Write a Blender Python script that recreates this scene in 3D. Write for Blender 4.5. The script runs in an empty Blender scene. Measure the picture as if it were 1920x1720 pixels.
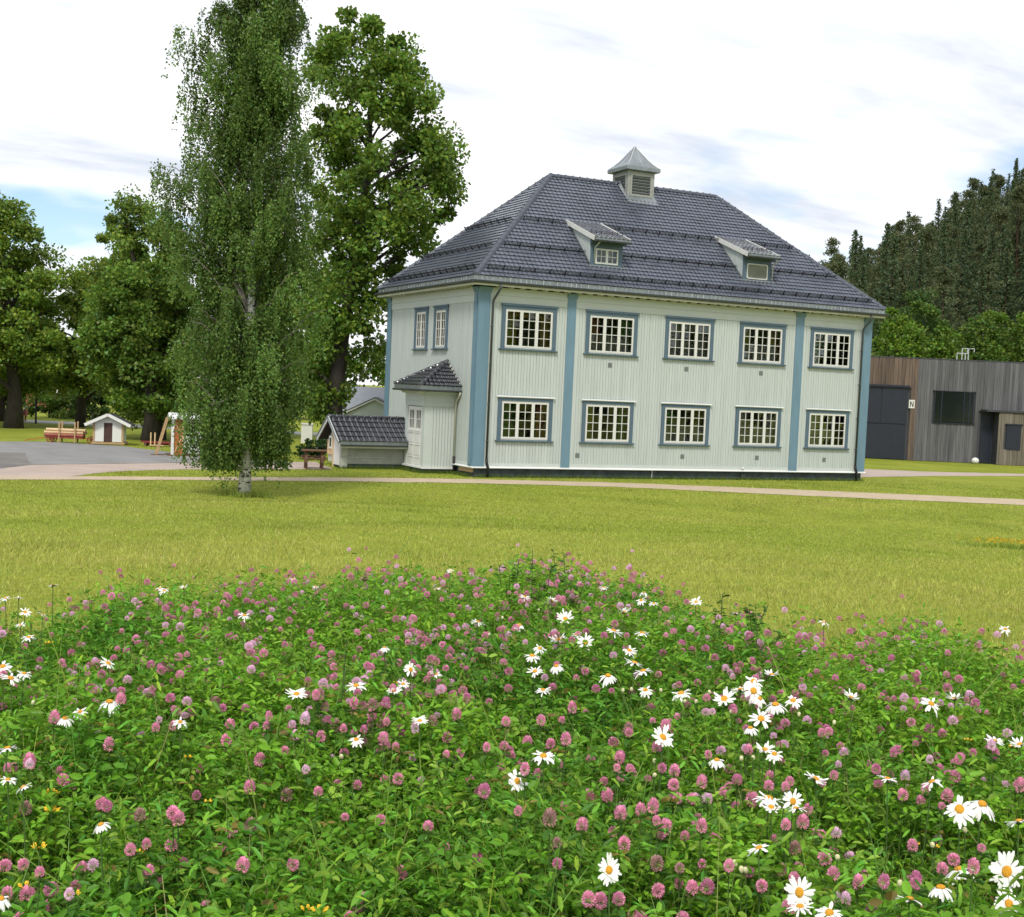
import bpy, math, random
import numpy as np
from mathutils import Vector, Matrix

random.seed(7)
rng = np.random.default_rng(11)
SC = bpy.context.scene
COL = SC.collection
R = math.radians

# ------------------------------------------------------------------ camera
CAM = np.array([-18.666, -41.1315, 3.1815])
YAW, PITCH, ROLL, FPX = -0.456585, -0.0541825, 0.0436032, 2373.64   # focal length in pixels of a 1920 px wide picture
_cy, _sy, _cp, _sp, _cr, _sr = math.cos(YAW), math.sin(YAW), math.cos(PITCH), math.sin(PITCH), math.cos(ROLL), math.sin(ROLL)
_fw = np.array([-_sy * _cp, _cy * _cp, _sp])
_rt0 = np.array([_cy, _sy, 0.0])
_up0 = np.cross(_rt0, _fw)
_rt, _up = _rt0 * _cr + _up0 * _sr, -_rt0 * _sr + _up0 * _cr
cam_data = bpy.data.cameras.new("camera")
cam = bpy.data.objects.new("camera", cam_data)
COL.objects.link(cam)
cam_data.sensor_width = 36.0
cam_data.lens = 36.0 * FPX / 1920.0
cam_data.clip_start = 0.05
cam_data.clip_end = 5000
mw = Matrix.Identity(4)
for i in range(3):
    mw[i][0], mw[i][1], mw[i][2], mw[i][3] = _rt[i], _up[i], -_fw[i], CAM[i]
cam.matrix_world = mw
SC.camera = cam
FWD = np.array([-_sy, _cy])          # horizontal view direction
RGT = np.array([_cy, _sy])           # horizontal direction to the viewer's right


def ray(x, y):
    return _rt * ((x - 960) / FPX) + _up * ((860 - y) / FPX) + _fw


def on_ground(x, y, z=0.0):
    d = ray(x, y)
    t = (z - CAM[2]) / d[2]
    return CAM + d * t


def at(x, y, depth):
    return CAM + ray(x, y) * depth


def ds(D, s, z=0.0):
    """world point D metres ahead of the viewpoint and s metres to its right"""
    p = CAM[:2] + FWD * D + RGT * s
    return np.array([p[0], p[1], z])


# ------------------------------------------------------------------ world, sun, exposure
world = bpy.data.worlds.new("World")
SC.world = world
world.use_nodes = True
nt = world.node_tree
nt.nodes.clear()
SUN_EL, SUN_AZ = R(52), R(215)       # azimuth from +Y clockwise
wo = nt.nodes.new("ShaderNodeOutputWorld")
bg = nt.nodes.new("ShaderNodeBackground")
bg.inputs["Strength"].default_value = 0.1
sky = nt.nodes.new("ShaderNodeTexSky")
sky.sky_type = 'NISHITA'
sky.sun_disc = False
sky.sun_elevation = SUN_EL
sky.sun_rotation = SUN_AZ
sky.air_density = 1.0
sky.dust_density = 0.3
sky.ozone_density = 3.0
tc = nt.nodes.new("ShaderNodeTexCoord")
sep = nt.nodes.new("ShaderNodeSeparateXYZ")
nt.links.new(tc.outputs["Generated"], sep.inputs[0])


def wmath(op, a, b):
    n = nt.nodes.new("ShaderNodeMath")
    n.operation = op
    for i, v in enumerate((a, b)):
        if v is None:
            continue
        if isinstance(v, (int, float)):
            n.inputs[i].default_value = v
        else:
            nt.links.new(v, n.inputs[i])
    return n.outputs[0]


zc = wmath('MAXIMUM', sep.outputs[2], 0.0)
den = wmath('ADD', zc, 0.16)
cmb = nt.nodes.new("ShaderNodeCombineXYZ")
nt.links.new(wmath('DIVIDE', sep.outputs[0], den), cmb.inputs[0])
nt.links.new(wmath('DIVIDE', sep.outputs[1], den), cmb.inputs[1])


def wnoise(scale, detail, rough, off, stretch=(1, 1, 1), rot=0.0):
    m = nt.nodes.new("ShaderNodeMapping")
    m.inputs["Location"].default_value = off
    m.inputs["Rotation"].default_value = (0, 0, rot)
    m.inputs["Scale"].default_value = stretch
    nt.links.new(cmb.outputs[0], m.inputs[0])
    n = nt.nodes.new("ShaderNodeTexNoise")
    n.inputs["Scale"].default_value = scale
    n.inputs["Detail"].default_value = detail
    n.inputs["Roughness"].default_value = rough
    nt.links.new(m.outputs[0], n.inputs["Vector"])
    return n.outputs["Fac"]


def wramp(fac, stops):
    r = nt.nodes.new("ShaderNodeValToRGB")
    el = r.color_ramp.elements
    while len(el) < len(stops):
        el.new(0.5)
    for e, (p, c) in zip(el, stops):
        e.position = p
        e.color = (*c, 1)
    nt.links.new(fac, r.inputs[0])
    return r.outputs[0]


CLOUD_OFF = (21.750, 22.958, 0.0)
cover = wramp(wnoise(0.75, 5, 0.55, CLOUD_OFF, (1.0, 1.0, 1), R(-26)), [(0.35, (0, 0, 0)), (0.47, (1, 1, 1))])
shade = wramp(wnoise(1.7, 6, 0.6, (1.7, 2.2, 0), (0.6, 1.5, 1), R(-26)), [(0.34, (0.58, 0.63, 0.715)), (0.60, (1.0, 1.0, 1.0))])
mulc = nt.nodes.new("ShaderNodeVectorMath")
mulc.operation = 'SCALE'
nt.links.new(shade, mulc.inputs[0])
mulc.inputs["Scale"].default_value = 8.6
mixc = nt.nodes.new("ShaderNodeMix")
mixc.data_type = 'RGBA'
nt.links.new(cover, mixc.inputs[0])
nt.links.new(sky.outputs[0], mixc.inputs[6])
nt.links.new(mulc.outputs[0], mixc.inputs[7])
nt.links.new(mixc.outputs[2], bg.inputs["Color"])
nt.links.new(bg.outputs[0], wo.inputs[0])

sd = bpy.data.lights.new("sun", 'SUN')
sd.energy = 1.9
sd.angle = R(12)
sd.color = (1.0, 0.95, 0.86)
sun = bpy.data.objects.new("sun", sd)
COL.objects.link(sun)
_sv = Vector((math.sin(SUN_AZ) * math.cos(SUN_EL), math.cos(SUN_AZ) * math.cos(SUN_EL), math.sin(SUN_EL)))
sun.rotation_euler = _sv.to_track_quat('Z', 'Y').to_euler()
sun.location = (0, -20, 40)

SC.view_settings.view_transform = 'Standard'
SC.view_settings.look = 'None'
SC.view_settings.exposure = 0.6
SC.view_settings.gamma = 1.0
SC.view_settings.use_curve_mapping = False
SC.cycles.max_bounces = 6
SC.cycles.diffuse_bounces = 3
SC.cycles.glossy_bounces = 3
SC.cycles.transmission_bounces = 4
SC.cycles.transparent_max_bounces = 8
SC.cycles.caustics_reflective = False
SC.cycles.caustics_refractive = False
SC.cycles.use_denoising = True
SC.cycles.use_adaptive_sampling = True
SC.cycles.adaptive_threshold = 0.02

# ------------------------------------------------------------------ materials
MATS = {}


def mat(name, col, rough=0.6, var=0.12, scale=3.0, bump=0.0, bscale=40.0, spec=0.4, coat=0.0, metal=0.0, stretch=(1, 1, 1), col2=None):
    m = bpy.data.materials.new(name)
    m.use_nodes = True
    t = m.node_tree
    b = t.nodes["Principled BSDF"]
    b.inputs["Roughness"].default_value = rough
    b.inputs["Specular IOR Level"].default_value = spec
    b.inputs["Metallic"].default_value = metal
    b.inputs["Coat Weight"].default_value = coat
    b.inputs["Coat Roughness"].default_value = 0.1
    co = t.nodes.new("ShaderNodeTexCoord")
    mp = t.nodes.new("ShaderNodeMapping")
    mp.inputs["Scale"].default_value = stretch
    t.links.new(co.outputs["Object"], mp.inputs[0])
    n = t.nodes.new("ShaderNodeTexNoise")
    n.inputs["Scale"].default_value = scale
    n.inputs["Detail"].default_value = 6
    n.inputs["Roughness"].default_value = 0.65
    t.links.new(mp.outputs[0], n.inputs["Vector"])
    r = t.nodes.new("ShaderNodeValToRGB")
    r.color_ramp.elements[0].position = 0.3
    r.color_ramp.elements[1].position = 0.72
    c2 = col2 or tuple(min(1, c * (1 + var)) for c in col)
    c1 = col if col2 else tuple(c * (1 - var) for c in col)
    r.color_ramp.elements[0].color = (*c1, 1)
    r.color_ramp.elements[1].color = (*c2, 1)
    t.links.new(n.outputs["Fac"], r.inputs[0])
    t.links.new(r.outputs[0], b.inputs["Base Color"])
    if bump:
        n2 = t.nodes.new("ShaderNodeTexNoise")
        n2.inputs["Scale"].default_value = bscale
        n2.inputs["Detail"].default_value = 4
        t.links.new(mp.outputs[0], n2.inputs["Vector"])
        bp = t.nodes.new("ShaderNodeBump")
        bp.inputs["Strength"].default_value = bump
        bp.inputs["Distance"].default_value = 0.02
        t.links.new(n2.outputs["Fac"], bp.inputs["Height"])
        t.links.new(bp.outputs[0], b.inputs["Normal"])
    MATS[name] = m
    return m


def leaf_mat(name, trans=0.3, gloss=0.06, rough=0.45):
    """two-sided leaf: colour comes from the per-leaf colour attribute"""
    m = bpy.data.materials.new(name)
    m.use_nodes = True
    t = m.node_tree
    t.nodes.clear()
    o = t.nodes.new("ShaderNodeOutputMaterial")
    a = t.nodes.new("ShaderNodeAttribute")
    a.attribute_name = "Col"
    d = t.nodes.new("ShaderNodeBsdfDiffuse")
    tr = t.nodes.new("ShaderNodeBsdfTranslucent")
    g = t.nodes.new("ShaderNodeBsdfGlossy")
    g.inputs["Roughness"].default_value = rough
    m1 = t.nodes.new("ShaderNodeMixShader")
    m1.inputs[0].default_value = trans
    m2 = t.nodes.new("ShaderNodeMixShader")
    m2.inputs[0].default_value = gloss
    t.links.new(a.outputs["Color"], d.inputs["Color"])
    t.links.new(a.outputs["Color"], tr.inputs["Color"])
    t.links.new(d.outputs[0], m1.inputs[1])
    t.links.new(tr.outputs[0], m1.inputs[2])
    t.links.new(m1.outputs[0], m2.inputs[1])
    t.links.new(g.outputs[0], m2.inputs[2])
    t.links.new(m2.outputs[0], o.inputs[0])
    MATS[name] = m
    return m


def glass_mat(name):
    m = bpy.data.materials.new(name)
    m.use_nodes = True
    t = m.node_tree
    t.nodes.clear()
    o = t.nodes.new("ShaderNodeOutputMaterial")
    tr = t.nodes.new("ShaderNodeBsdfTransparent")
    tr.inputs["Color"].default_value = (0.82, 0.85, 0.84, 1)
    g = t.nodes.new("ShaderNodeBsdfGlossy")
    g.inputs["Roughness"].default_value = 0.015
    fr = t.nodes.new("ShaderNodeFresnel")
    fr.inputs["IOR"].default_value = 1.55
    mx = t.nodes.new("ShaderNodeMixShader")
    co = t.nodes.new("ShaderNodeTexCoord")
    n = t.nodes.new("ShaderNodeTexNoise")
    n.inputs["Scale"].default_value = 3.0
    t.links.new(co.outputs["Object"], n.inputs["Vector"])
    bp = t.nodes.new("ShaderNodeBump")
    bp.inputs["Strength"].default_value = 0.08
    bp.inputs["Distance"].default_value = 0.02
    t.links.new(n.outputs["Fac"], bp.inputs["Height"])
    t.links.new(bp.outputs[0], g.inputs["Normal"])
    t.links.new(fr.outputs[0], mx.inputs[0])
    t.links.new(tr.outputs[0], mx.inputs[1])
    t.links.new(g.outputs[0], mx.inputs[2])
    t.links.new(mx.outputs[0], o.inputs[0])
    MATS[name] = m
    return m


mat("pale_paint", (0.475, 0.520, 0.505), 0.55, 0.10, 1.6, 0.05, 60, stretch=(4, 4, 0.3))
mat("pale_trim", (0.515, 0.555, 0.535), 0.5, 0.05, 1.5)
mat("white_paint", (0.68, 0.68, 0.645), 0.45, 0.04, 4)
mat("drip_white", (0.72, 0.73, 0.71), 0.4, 0.05, 2)
mat("blue_paint", (0.140, 0.238, 0.312), 0.45, 0.10, 1.6, stretch=(2, 2, 0.5))
mat("blue_grey_paint", (0.085, 0.135, 0.18), 0.5, 0.10, 3)
mat("plinth_stone", (0.06, 0.075, 0.085), 0.85, 0.45, 3.5, 0.4, 14)
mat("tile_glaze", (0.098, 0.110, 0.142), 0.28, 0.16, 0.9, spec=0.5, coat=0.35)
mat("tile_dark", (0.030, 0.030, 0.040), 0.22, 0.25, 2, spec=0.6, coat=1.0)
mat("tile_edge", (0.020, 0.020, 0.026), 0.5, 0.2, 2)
mat("tile_sheen", (0.20, 0.21, 0.235), 0.16, 0.2, 2, spec=0.7, coat=1.0)  # base colour lightened to stand for bright sky reflected in the dormer tiles
mat("ridge_clay", (0.085, 0.095, 0.122), 0.5, 0.2, 2, spec=0.35)
mat("roof_deck", (0.02, 0.02, 0.022), 0.8, 0.2, 2)
mat("zinc", (0.30, 0.33, 0.34), 0.42, 0.18, 2.5, metal=0.75)
mat("zinc_dark", (0.075, 0.085, 0.09), 0.45, 0.2, 3, metal=0.5)
mat("cream_board", (0.55, 0.55, 0.46), 0.6, 0.08, 2)
mat("iron", (0.02, 0.022, 0.025), 0.5, 0.2, 5)
mat("louvre_grey", (0.30, 0.32, 0.34), 0.5, 0.1, 3)
mat("vent_grey", (0.20, 0.21, 0.21), 0.6, 0.2, 20)
mat("room_wall", (0.55, 0.50, 0.44), 0.9, 0.2, 1)
mat("room_floor", (0.10, 0.07, 0.05), 0.7, 0.2, 2)
mat("curtain_olive", (0.34, 0.3, 0.05), 0.9, 0.3, 6, stretch=(6, 6, 0.5))
mat("curtain_red", (0.34, 0.1, 0.05), 0.9, 0.3, 6, stretch=(6, 6, 0.5))
mat("curtain_ochre", (0.48, 0.32, 0.09), 0.9, 0.25, 6, stretch=(6, 6, 0.5))
mat("curtain_grey", (0.42, 0.39, 0.38), 0.9, 0.25, 6, stretch=(6, 6, 0.5))
mat("curtain_green", (0.13, 0.24, 0.06), 0.9, 0.3, 6, stretch=(6, 6, 0.5))
mat("black_pipe", (0.012, 0.012, 0.014), 0.5, 0.2, 5)
mat("shed_wall", (0.50, 0.50, 0.45), 0.7, 0.14, 2.5, 0.1, 30)
mat("shed_grey", (0.38, 0.39, 0.37), 0.75, 0.18, 2.5, 0.1, 30)
mat("raw_wood", (0.42, 0.28, 0.14), 0.7, 0.25, 4, stretch=(1, 1, 6))
mat("new_wood", (0.60, 0.43, 0.24), 0.7, 0.2, 4)
mat("red_paint", (0.22, 0.035, 0.03), 0.6, 0.3, 6)
mat("red_wood", (0.30, 0.10, 0.06), 0.7, 0.3, 6)
mat("orange_wood", (0.42, 0.13, 0.04), 0.65, 0.25, 5)
mat("dark_door", (0.07, 0.035, 0.03), 0.7, 0.3, 4)
mat("brown_wood", (0.14, 0.07, 0.04), 0.7, 0.3, 6)
mat("slate_dark", (0.05, 0.052, 0.06), 0.6, 0.2, 4)
mat("plank_grey", (0.075, 0.076, 0.085), 0.8, 0.5, 2.2, 0.25, 30, stretch=(5, 5, 0.25), col2=(0.17, 0.168, 0.175))
mat("plank_brown", (0.065, 0.052, 0.046), 0.8, 0.5, 2.2, 0.25, 30, stretch=(5, 5, 0.25), col2=(0.21, 0.145, 0.105))
mat("plank_tan", (0.11, 0.095, 0.075), 0.8, 0.5, 2.2, 0.25, 30, stretch=(5, 5, 0.25), col2=(0.23, 0.20, 0.16))
mat("navy_steel", (0.018, 0.022, 0.035), 0.45, 0.15, 3)
mat("dark_glass", (0.010, 0.014, 0.014), 0.08, 0.2, 3, spec=0.6)
mat("sign_black", (0.01, 0.01, 0.012), 0.5, 0.1, 3)
mat("galv", (0.55, 0.57, 0.58), 0.4, 0.1, 4, metal=0.3)
mat("concrete", (0.34, 0.34, 0.31), 0.85, 0.15, 6, 0.2, 40)
mat("asphalt", (0.19, 0.188, 0.185), 0.9, 0.22, 0.8, 0.5, 60, col2=(0.28, 0.276, 0.27), spec=0.2)
mat("asphalt_old", (0.16, 0.148, 0.138), 0.9, 0.25, 0.6, 0.3, 60)
mat("pink_gravel", (0.37, 0.295, 0.255), 0.95, 0.15, 0.8, 0.5, 90, col2=(0.46, 0.375, 0.325), spec=0.2)
mat("path_gravel", (0.42, 0.335, 0.235), 0.95, 0.15, 1.5, 0.5, 90, col2=(0.52, 0.42, 0.30), spec=0.2)
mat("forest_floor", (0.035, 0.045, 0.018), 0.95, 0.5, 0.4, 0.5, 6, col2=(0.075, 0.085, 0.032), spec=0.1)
mat("birch_bark", (0.62, 0.60, 0.56), 0.8, 0.5, 5, 0.3, 20, stretch=(1.2, 1.2, 0.7))
mat("birch_dark_bark", (0.10, 0.085, 0.07), 0.9, 0.5, 6, 0.6, 20)
mat("bark", (0.050, 0.042, 0.035), 0.9, 0.4, 5, 0.6, 16, stretch=(2, 2, 0.5))
mat("pine_bark", (0.12, 0.065, 0.04), 0.9, 0.4, 5)
mat("stem_green", (0.075, 0.14, 0.03), 0.6, 0.2, 20)
mat("daisy_white", (0.80, 0.79, 0.74), 0.6, 0.04, 40)
mat("daisy_yellow", (0.70, 0.33, 0.02), 0.7, 0.15, 200, 0.5, 400)
mat("bud_cream", (0.62, 0.60, 0.34), 0.7, 0.2, 60)
mat("yellow_petal", (0.75, 0.48, 0.02), 0.6, 0.15, 60)
leaf_mat("foliage", 0.40, 0.018)
leaf_mat("petal", 0.38, 0.01)
leaf_mat("blade", 0.35, 0.02)
glass_mat("glass")

# grass ground: green with dry yellow patches
def ground_mat():
    m = mat("lawn_soil", (0.17, 0.21, 0.022), 0.9, 0.2, 0.35, 0.6, 26, col2=(0.30, 0.32, 0.05), spec=0.1)
    t = m.node_tree
    b = t.nodes["Principled BSDF"]
    old = b.inputs["Base Color"].links[0].from_socket
    n = t.nodes.new("ShaderNodeTexNoise")
    n.inputs["Scale"].default_value = 9.0
    n.inputs["Detail"].default_value = 8
    n.inputs["Roughness"].default_value = 0.75
    co = t.nodes.new("ShaderNodeTexCoord")
    t.links.new(co.outputs["Object"], n.inputs["Vector"])
    r = t.nodes.new("ShaderNodeValToRGB")
    r.color_ramp.elements[0].position = 0.34
    r.color_ramp.elements[0].color = (0.55, 0.62, 0.5, 1)
    r.color_ramp.elements[1].position = 0.68
    r.color_ramp.elements[1].color = (1.35, 1.3, 1.3, 1)
    t.links.new(n.outputs["Fac"], r.inputs[0])
    mx = t.nodes.new("ShaderNodeMix")
    mx.data_type = 'RGBA'
    mx.blend_type = 'MULTIPLY'
    mx.inputs[0].default_value = 1.0
    t.links.new(old, mx.inputs[6])
    t.links.new(r.outputs[0], mx.inputs[7])
    t.links.new(mx.outputs[2], b.inputs["Base Color"])


ground_mat()


def island_variation(name, lo, hi):
    """each board its own brightness"""
    t = MATS[name].node_tree
    b = t.nodes["Principled BSDF"]
    old = b.inputs["Base Color"].links[0].from_socket
    g = t.nodes.new("ShaderNodeNewGeometry")
    mr = t.nodes.new("ShaderNodeMapRange")
    mr.inputs["To Min"].default_value = lo
    mr.inputs["To Max"].default_value = hi
    t.links.new(g.outputs["Random Per Island"], mr.inputs["Value"])
    mx = t.nodes.new("ShaderNodeMix")
    mx.data_type = 'RGBA'
    mx.blend_type = 'MULTIPLY'
    mx.inputs[0].default_value = 1.0
    t.links.new(old, mx.inputs[6])
    t.links.new(mr.outputs[0], mx.inputs[7])
    t.links.new(mx.outputs[2], b.inputs["Base Color"])


for _n in ("plank_grey", "plank_brown", "plank_tan"):
    island_variation(_n, 0.72, 1.12)
island_variation("pale_paint", 0.975, 1.025)
island_variation("tile_glaze", 0.92, 1.08)
island_variation("daisy_white", 0.85, 1.0)

# ------------------------------------------------------------------ builders
class MB:
    def __init__(self):
        self.v, self.f = [], []

    def add(self, vs, fs):
        o = len(self.v)
        self.v.extend(tuple(map(float, p)) for p in vs)
        self.f.extend(tuple(i + o for i in f) for f in fs)
        return self

    def box(self, x0, x1, y0, y1, z0, z1):
        return self.add([(x0, y0, z0), (x1, y0, z0), (x1, y1, z0), (x0, y1, z0), (x0, y0, z1), (x1, y0, z1), (x1, y1, z1), (x0, y1, z1)],
                        [(0, 3, 2, 1), (4, 5, 6, 7), (0, 1, 5, 4), (1, 2, 6, 5), (2, 3, 7, 6), (3, 0, 4, 7)])

    def bar(self, p, q, w, h, up=(0, 0, 1)):
        """rectangular bar from p to q, w across, h along 'up'"""
        p, q, up = Vector(p), Vector(q), Vector(up)
        d = (q - p).normalized()
        s = d.cross(up)
        if s.length < 1e-5:
            s = d.cross(Vector((1, 0, 0)))
        s.normalize()
        u = s.cross(d)
        c = []
        for e in (p, q):
            for a, b in ((-1, -1), (1, -1), (1, 1), (-1, 1)):
                c.append(e + s * (a * w / 2) + u * (b * h / 2))
        return self.add(c, [(0, 1, 2, 3), (7, 6, 5, 4), (0, 4, 5, 1), (1, 5, 6, 2), (2, 6, 7, 3), (3, 7, 4, 0)])

    def tube(self, pts, rads, n=8, cap=True):
        pts = [Vector(p) for p in pts]
        if not hasattr(rads, '__len__'):
            rads = [rads] * len(pts)
        vs, fs = [], []
        ref = None
        for i, p in enumerate(pts):
            d = (pts[min(i + 1, len(pts) - 1)] - pts[max(i - 1, 0)]).normalized()
            if ref is None:
                ref = d.orthogonal().normalized()
            ref = (ref - d * ref.dot(d))
            ref = ref.normalized() if ref.length > 1e-6 else d.orthogonal().normalized()
            b = d.cross(ref)
            for k in range(n):
                a = 2 * math.pi * k / n
                vs.append(p + (ref * math.cos(a) + b * math.sin(a)) * rads[i])
        for i in range(len(pts) - 1):
            for k in range(n):
                fs.append((i * n + k, i * n + (k + 1) % n, (i + 1) * n + (k + 1) % n, (i + 1) * n + k))
        if cap:
            fs.append(tuple(range(n - 1, -1, -1)))
            fs.append(tuple((len(pts) - 1) * n + k for k in range(n)))
        return self.add(vs, fs)

    def prism(self, poly, axis, a0, a1):
        """polygon (list of 2-tuples) extruded along axis 0/1/2 from a0 to a1"""
        def P(u, v, a):
            return {0: (a, u, v), 1: (u, a, v), 2: (u, v, a)}[axis]
        n = len(poly)
        vs = [P(u, v, a0) for u, v in poly] + [P(u, v, a1) for u, v in poly]
        fs = [tuple(range(n)), tuple(range(2 * n - 1, n - 1, -1))] + [(i, n + i, n + (i + 1) % n, (i + 1) % n) for i in range(n)]
        return self.add(vs, fs)

    def lathe(self, prof, n=16, c=(0, 0, 0)):
        vs, fs = [], []
        for r, z in prof:
            for k in range(n):
                a = 2 * math.pi * k / n
                vs.append((c[0] + r * math.cos(a), c[1] + r * math.sin(a), c[2] + z))
        for i in range(len(prof) - 1):
            for k in range(n):
                fs.append((i * n + k, i * n + (k + 1) % n, (i + 1) * n + (k + 1) % n, (i + 1) * n + k))
        fs.append(tuple(range(n - 1, -1, -1)))
        fs.append(tuple((len(prof) - 1) * n + k for k in range(n)))
        return self.add(vs, fs)

    def mesh(self, name, m, smooth=False):
        me = bpy.data.meshes.new(name)
        me.from_pydata(self.v, [], self.f)
        for x in (m if isinstance(m, (list, tuple)) else [m]):
            me.materials.append(MATS[x])
        if smooth:
            me.polygons.foreach_set("use_smooth", [True] * len(me.polygons))
        import bmesh
        bm = bmesh.new()
        bm.from_mesh(me)
        bmesh.ops.recalc_face_normals(bm, faces=bm.faces)
        bm.to_mesh(me)
        bm.free()
        return me

    def build(self, name, m, parent=None, smooth=False, **kw):
        return obj(name, self.mesh(name, m, smooth), parent, **kw)


def obj(name, me, parent=None, loc=None, rot=None, label=None, cat=None, group=None, kind=None):
    o = bpy.data.objects.new(name, me)
    COL.objects.link(o)
    if parent is not None:
        o.parent = parent
    if loc is not None:
        o.location = tuple(float(c) for c in loc)
    if rot is not None:
        o.rotation_euler = rot
    for k, v in (("label", label), ("category", cat), ("group", group), ("kind", kind)):
        if v:
            o[k] = v
    return o


def thing(name, label, cat, loc=(0, 0, 0), rz=0.0, group=None):
    o = obj(name, None, None, loc, (0, 0, rz), label, cat, group)
    o.empty_display_size = 0.2
    return o


def copy_tree(o, parent=None):
    c = o.copy()
    COL.objects.link(c)
    if parent is not None:
        c.parent = parent
    for ch in list(o.children):
        copy_tree(ch, c)
    return c


def np_mesh(name, V, F, m, colors=None, smooth=False):
    """V (n,3), F (k,3|4) numpy arrays; colors per vertex (n,3)"""
    me = bpy.data.meshes.new(name)
    V = np.ascontiguousarray(V, dtype=np.float32)
    F = np.ascontiguousarray(F, dtype=np.int32)
    k, c = F.shape
    me.vertices.add(len(V))
    me.vertices.foreach_set("co", V.ravel())
    me.loops.add(k * c)
    me.loops.foreach_set("vertex_index", F.ravel())
    me.polygons.add(k)
    me.polygons.foreach_set("loop_start", np.arange(0, k * c, c, dtype=np.int32))
    me.polygons.foreach_set("loop_total", np.full(k, c, dtype=np.int32))
    if smooth:
        me.polygons.foreach_set("use_smooth", np.ones(k, dtype=bool))
    if colors is not None:
        at_ = me.color_attributes.new("Col", 'FLOAT_COLOR', 'POINT')
        cc = np.ones((len(V), 4), dtype=np.float32)
        cc[:, :3] = colors
        at_.data.foreach_set("color", cc.ravel())
    me.update(calc_edges=True)
    me.materials.append(MATS[m])
    return me


def unit(a):
    return a / (np.linalg.norm(a, axis=-1, keepdims=True) + 1e-9)


def leaf_quads(P, axis, nrm, L, Wd):
    """rhombic leaves: base at P, pointing along axis"""
    n = len(P)
    axis = unit(axis)
    side = unit(np.cross(axis, nrm))
    L, Wd = np.broadcast_to(L, n)[:, None], np.broadcast_to(Wd, n)[:, None]
    nr = np.cross(side, axis)
    v = np.stack([P, P + axis * L * 0.45 + side * Wd / 2 + nr * Wd * 0.15, P + axis * L, P + axis * L * 0.45 - side * Wd / 2 + nr * Wd * 0.15], 1).reshape(-1, 3)
    return v, np.arange(4 * n).reshape(n, 4)


def leaf_folded(P, axis, nrm, L, Wd):
    """leaves of two quads folded along the midrib"""
    n = len(P)
    axis = unit(axis)
    side = unit(np.cross(axis, nrm))
    nr = np.cross(side, axis)
    L, Wd = np.broadcast_to(L, n)[:, None], np.broadcast_to(Wd, n)[:, None]
    up = nr * Wd * 0.16
    v = np.stack([P, P + axis * L * 0.33 + side * Wd * 0.46 + up, P + axis * L * 0.75 + side * Wd * 0.38 + up, P + axis * L - nr * L * 0.10,
                  P + axis * L * 0.75 - side * Wd * 0.38 + up, P + axis * L * 0.33 - side * Wd * 0.46 + up], 1).reshape(-1, 3)
    b = np.arange(n)[:, None] * 6
    f = np.concatenate([b + [0, 1, 2, 3], b + [0, 3, 4, 5]], 0)
    return v, f


def rand_dirs(n, r=rng):
    return unit(r.normal(size=(n, 3)))


def vary(base, n, amt, r=rng):
    """per-leaf colour: brightness and yellow-green variation"""
    b = np.array(base)[None, :] * (1 + amt * r.uniform(-1, 1, (n, 1)))
    w = r.uniform(-1, 1, n)
    b[:, 0] *= 1 + 0.35 * w * amt * 2
    b[:, 2] *= 1 - 0.2 * w
    return np.clip(b, 0.004, 1)

# ------------------------------------------------------------------ terrain
def smooth(t):
    t = np.clip(t, 0, 1)
    return t * t * (3 - 2 * t)


def ground_z(X, Y):
    """height of the lawn: a low rise round the viewpoint, flat by the house, a wooded hill far right"""
    X, Y = np.asarray(X, float), np.asarray(Y, float)
    dx, dy = X - CAM[0], Y - CAM[1]
    d = np.hypot(dx, dy)
    t = np.clip((d - 6.5) / 27.5, 0, 1)
    rise = 1.8 * (1 - t) + 0.06 * np.sin(np.pi * t) * (1 - t)
    edge = np.where(d < 36, 0.02 * np.sin(X * 0.9 + 1.3) * np.sin(Y * 0.7) * smooth((36 - d) / 14), 0)
    D = dx * FWD[0] + dy * FWD[1]
    s = dx * RGT[0] + dy * RGT[1]
    k = np.clip((D - 108) / 122, 0, 1) ** 0.9
    se = s * 230 / np.maximum(D, 60)
    hill = k * np.clip(14.5 + 0.60 * (se - 56), 0, 75) * (1 - 0.85 * np.clip((D - 232) / 110, 0, 1))
    return rise + edge + hill


def build_ground():
    ang = np.radians(np.concatenate([np.arange(-180, -40, 6), np.arange(-40, 50, 1.0), np.arange(50, 180, 6)]))
    rad = np.concatenate([np.arange(0.5, 44, 0.75), np.arange(44, 110, 6), np.arange(110, 420, 12), [500, 700, 1000, 1500, 2500]])
    A, Q = np.meshgrid(ang, rad)
    base = math.atan2(FWD[0], FWD[1])
    X = CAM[0] + Q * np.sin(base + A)
    Y = CAM[1] + Q * np.cos(base + A)
    Z = ground_z(X, Y)
    Z = np.where(Q > 520, Z * 0.3, Z)
    V = np.stack([X, Y, Z], -1).reshape(-1, 3)
    na, nr = len(ang), len(rad)
    F = []
    for i in range(nr - 1):
        for j in range(na):
            F.append((i * na + j, i * na + (j + 1) % na, (i + 1) * na + (j + 1) % na, (i + 1) * na + j))
    V = np.vstack([V, [[CAM[0], CAM[1], float(ground_z(CAM[0], CAM[1]))]]])
    me = np_mesh("ground", V, np.array(F), "lawn_soil", smooth=True)
    o = obj("ground", me, kind="structure", label="mown yellow-green lawn sloping down from the flower meadow to the house")
    c = np_mesh("ground", np.vstack([V[:na], V[-1:]]), np.array([(j, na, (j + 1) % na) for j in range(na)]), "lawn_soil")
    obj("ground_under_viewpoint", c, kind="structure", label="patch of lawn in the flower meadow at the viewer's feet")


build_ground()


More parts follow.
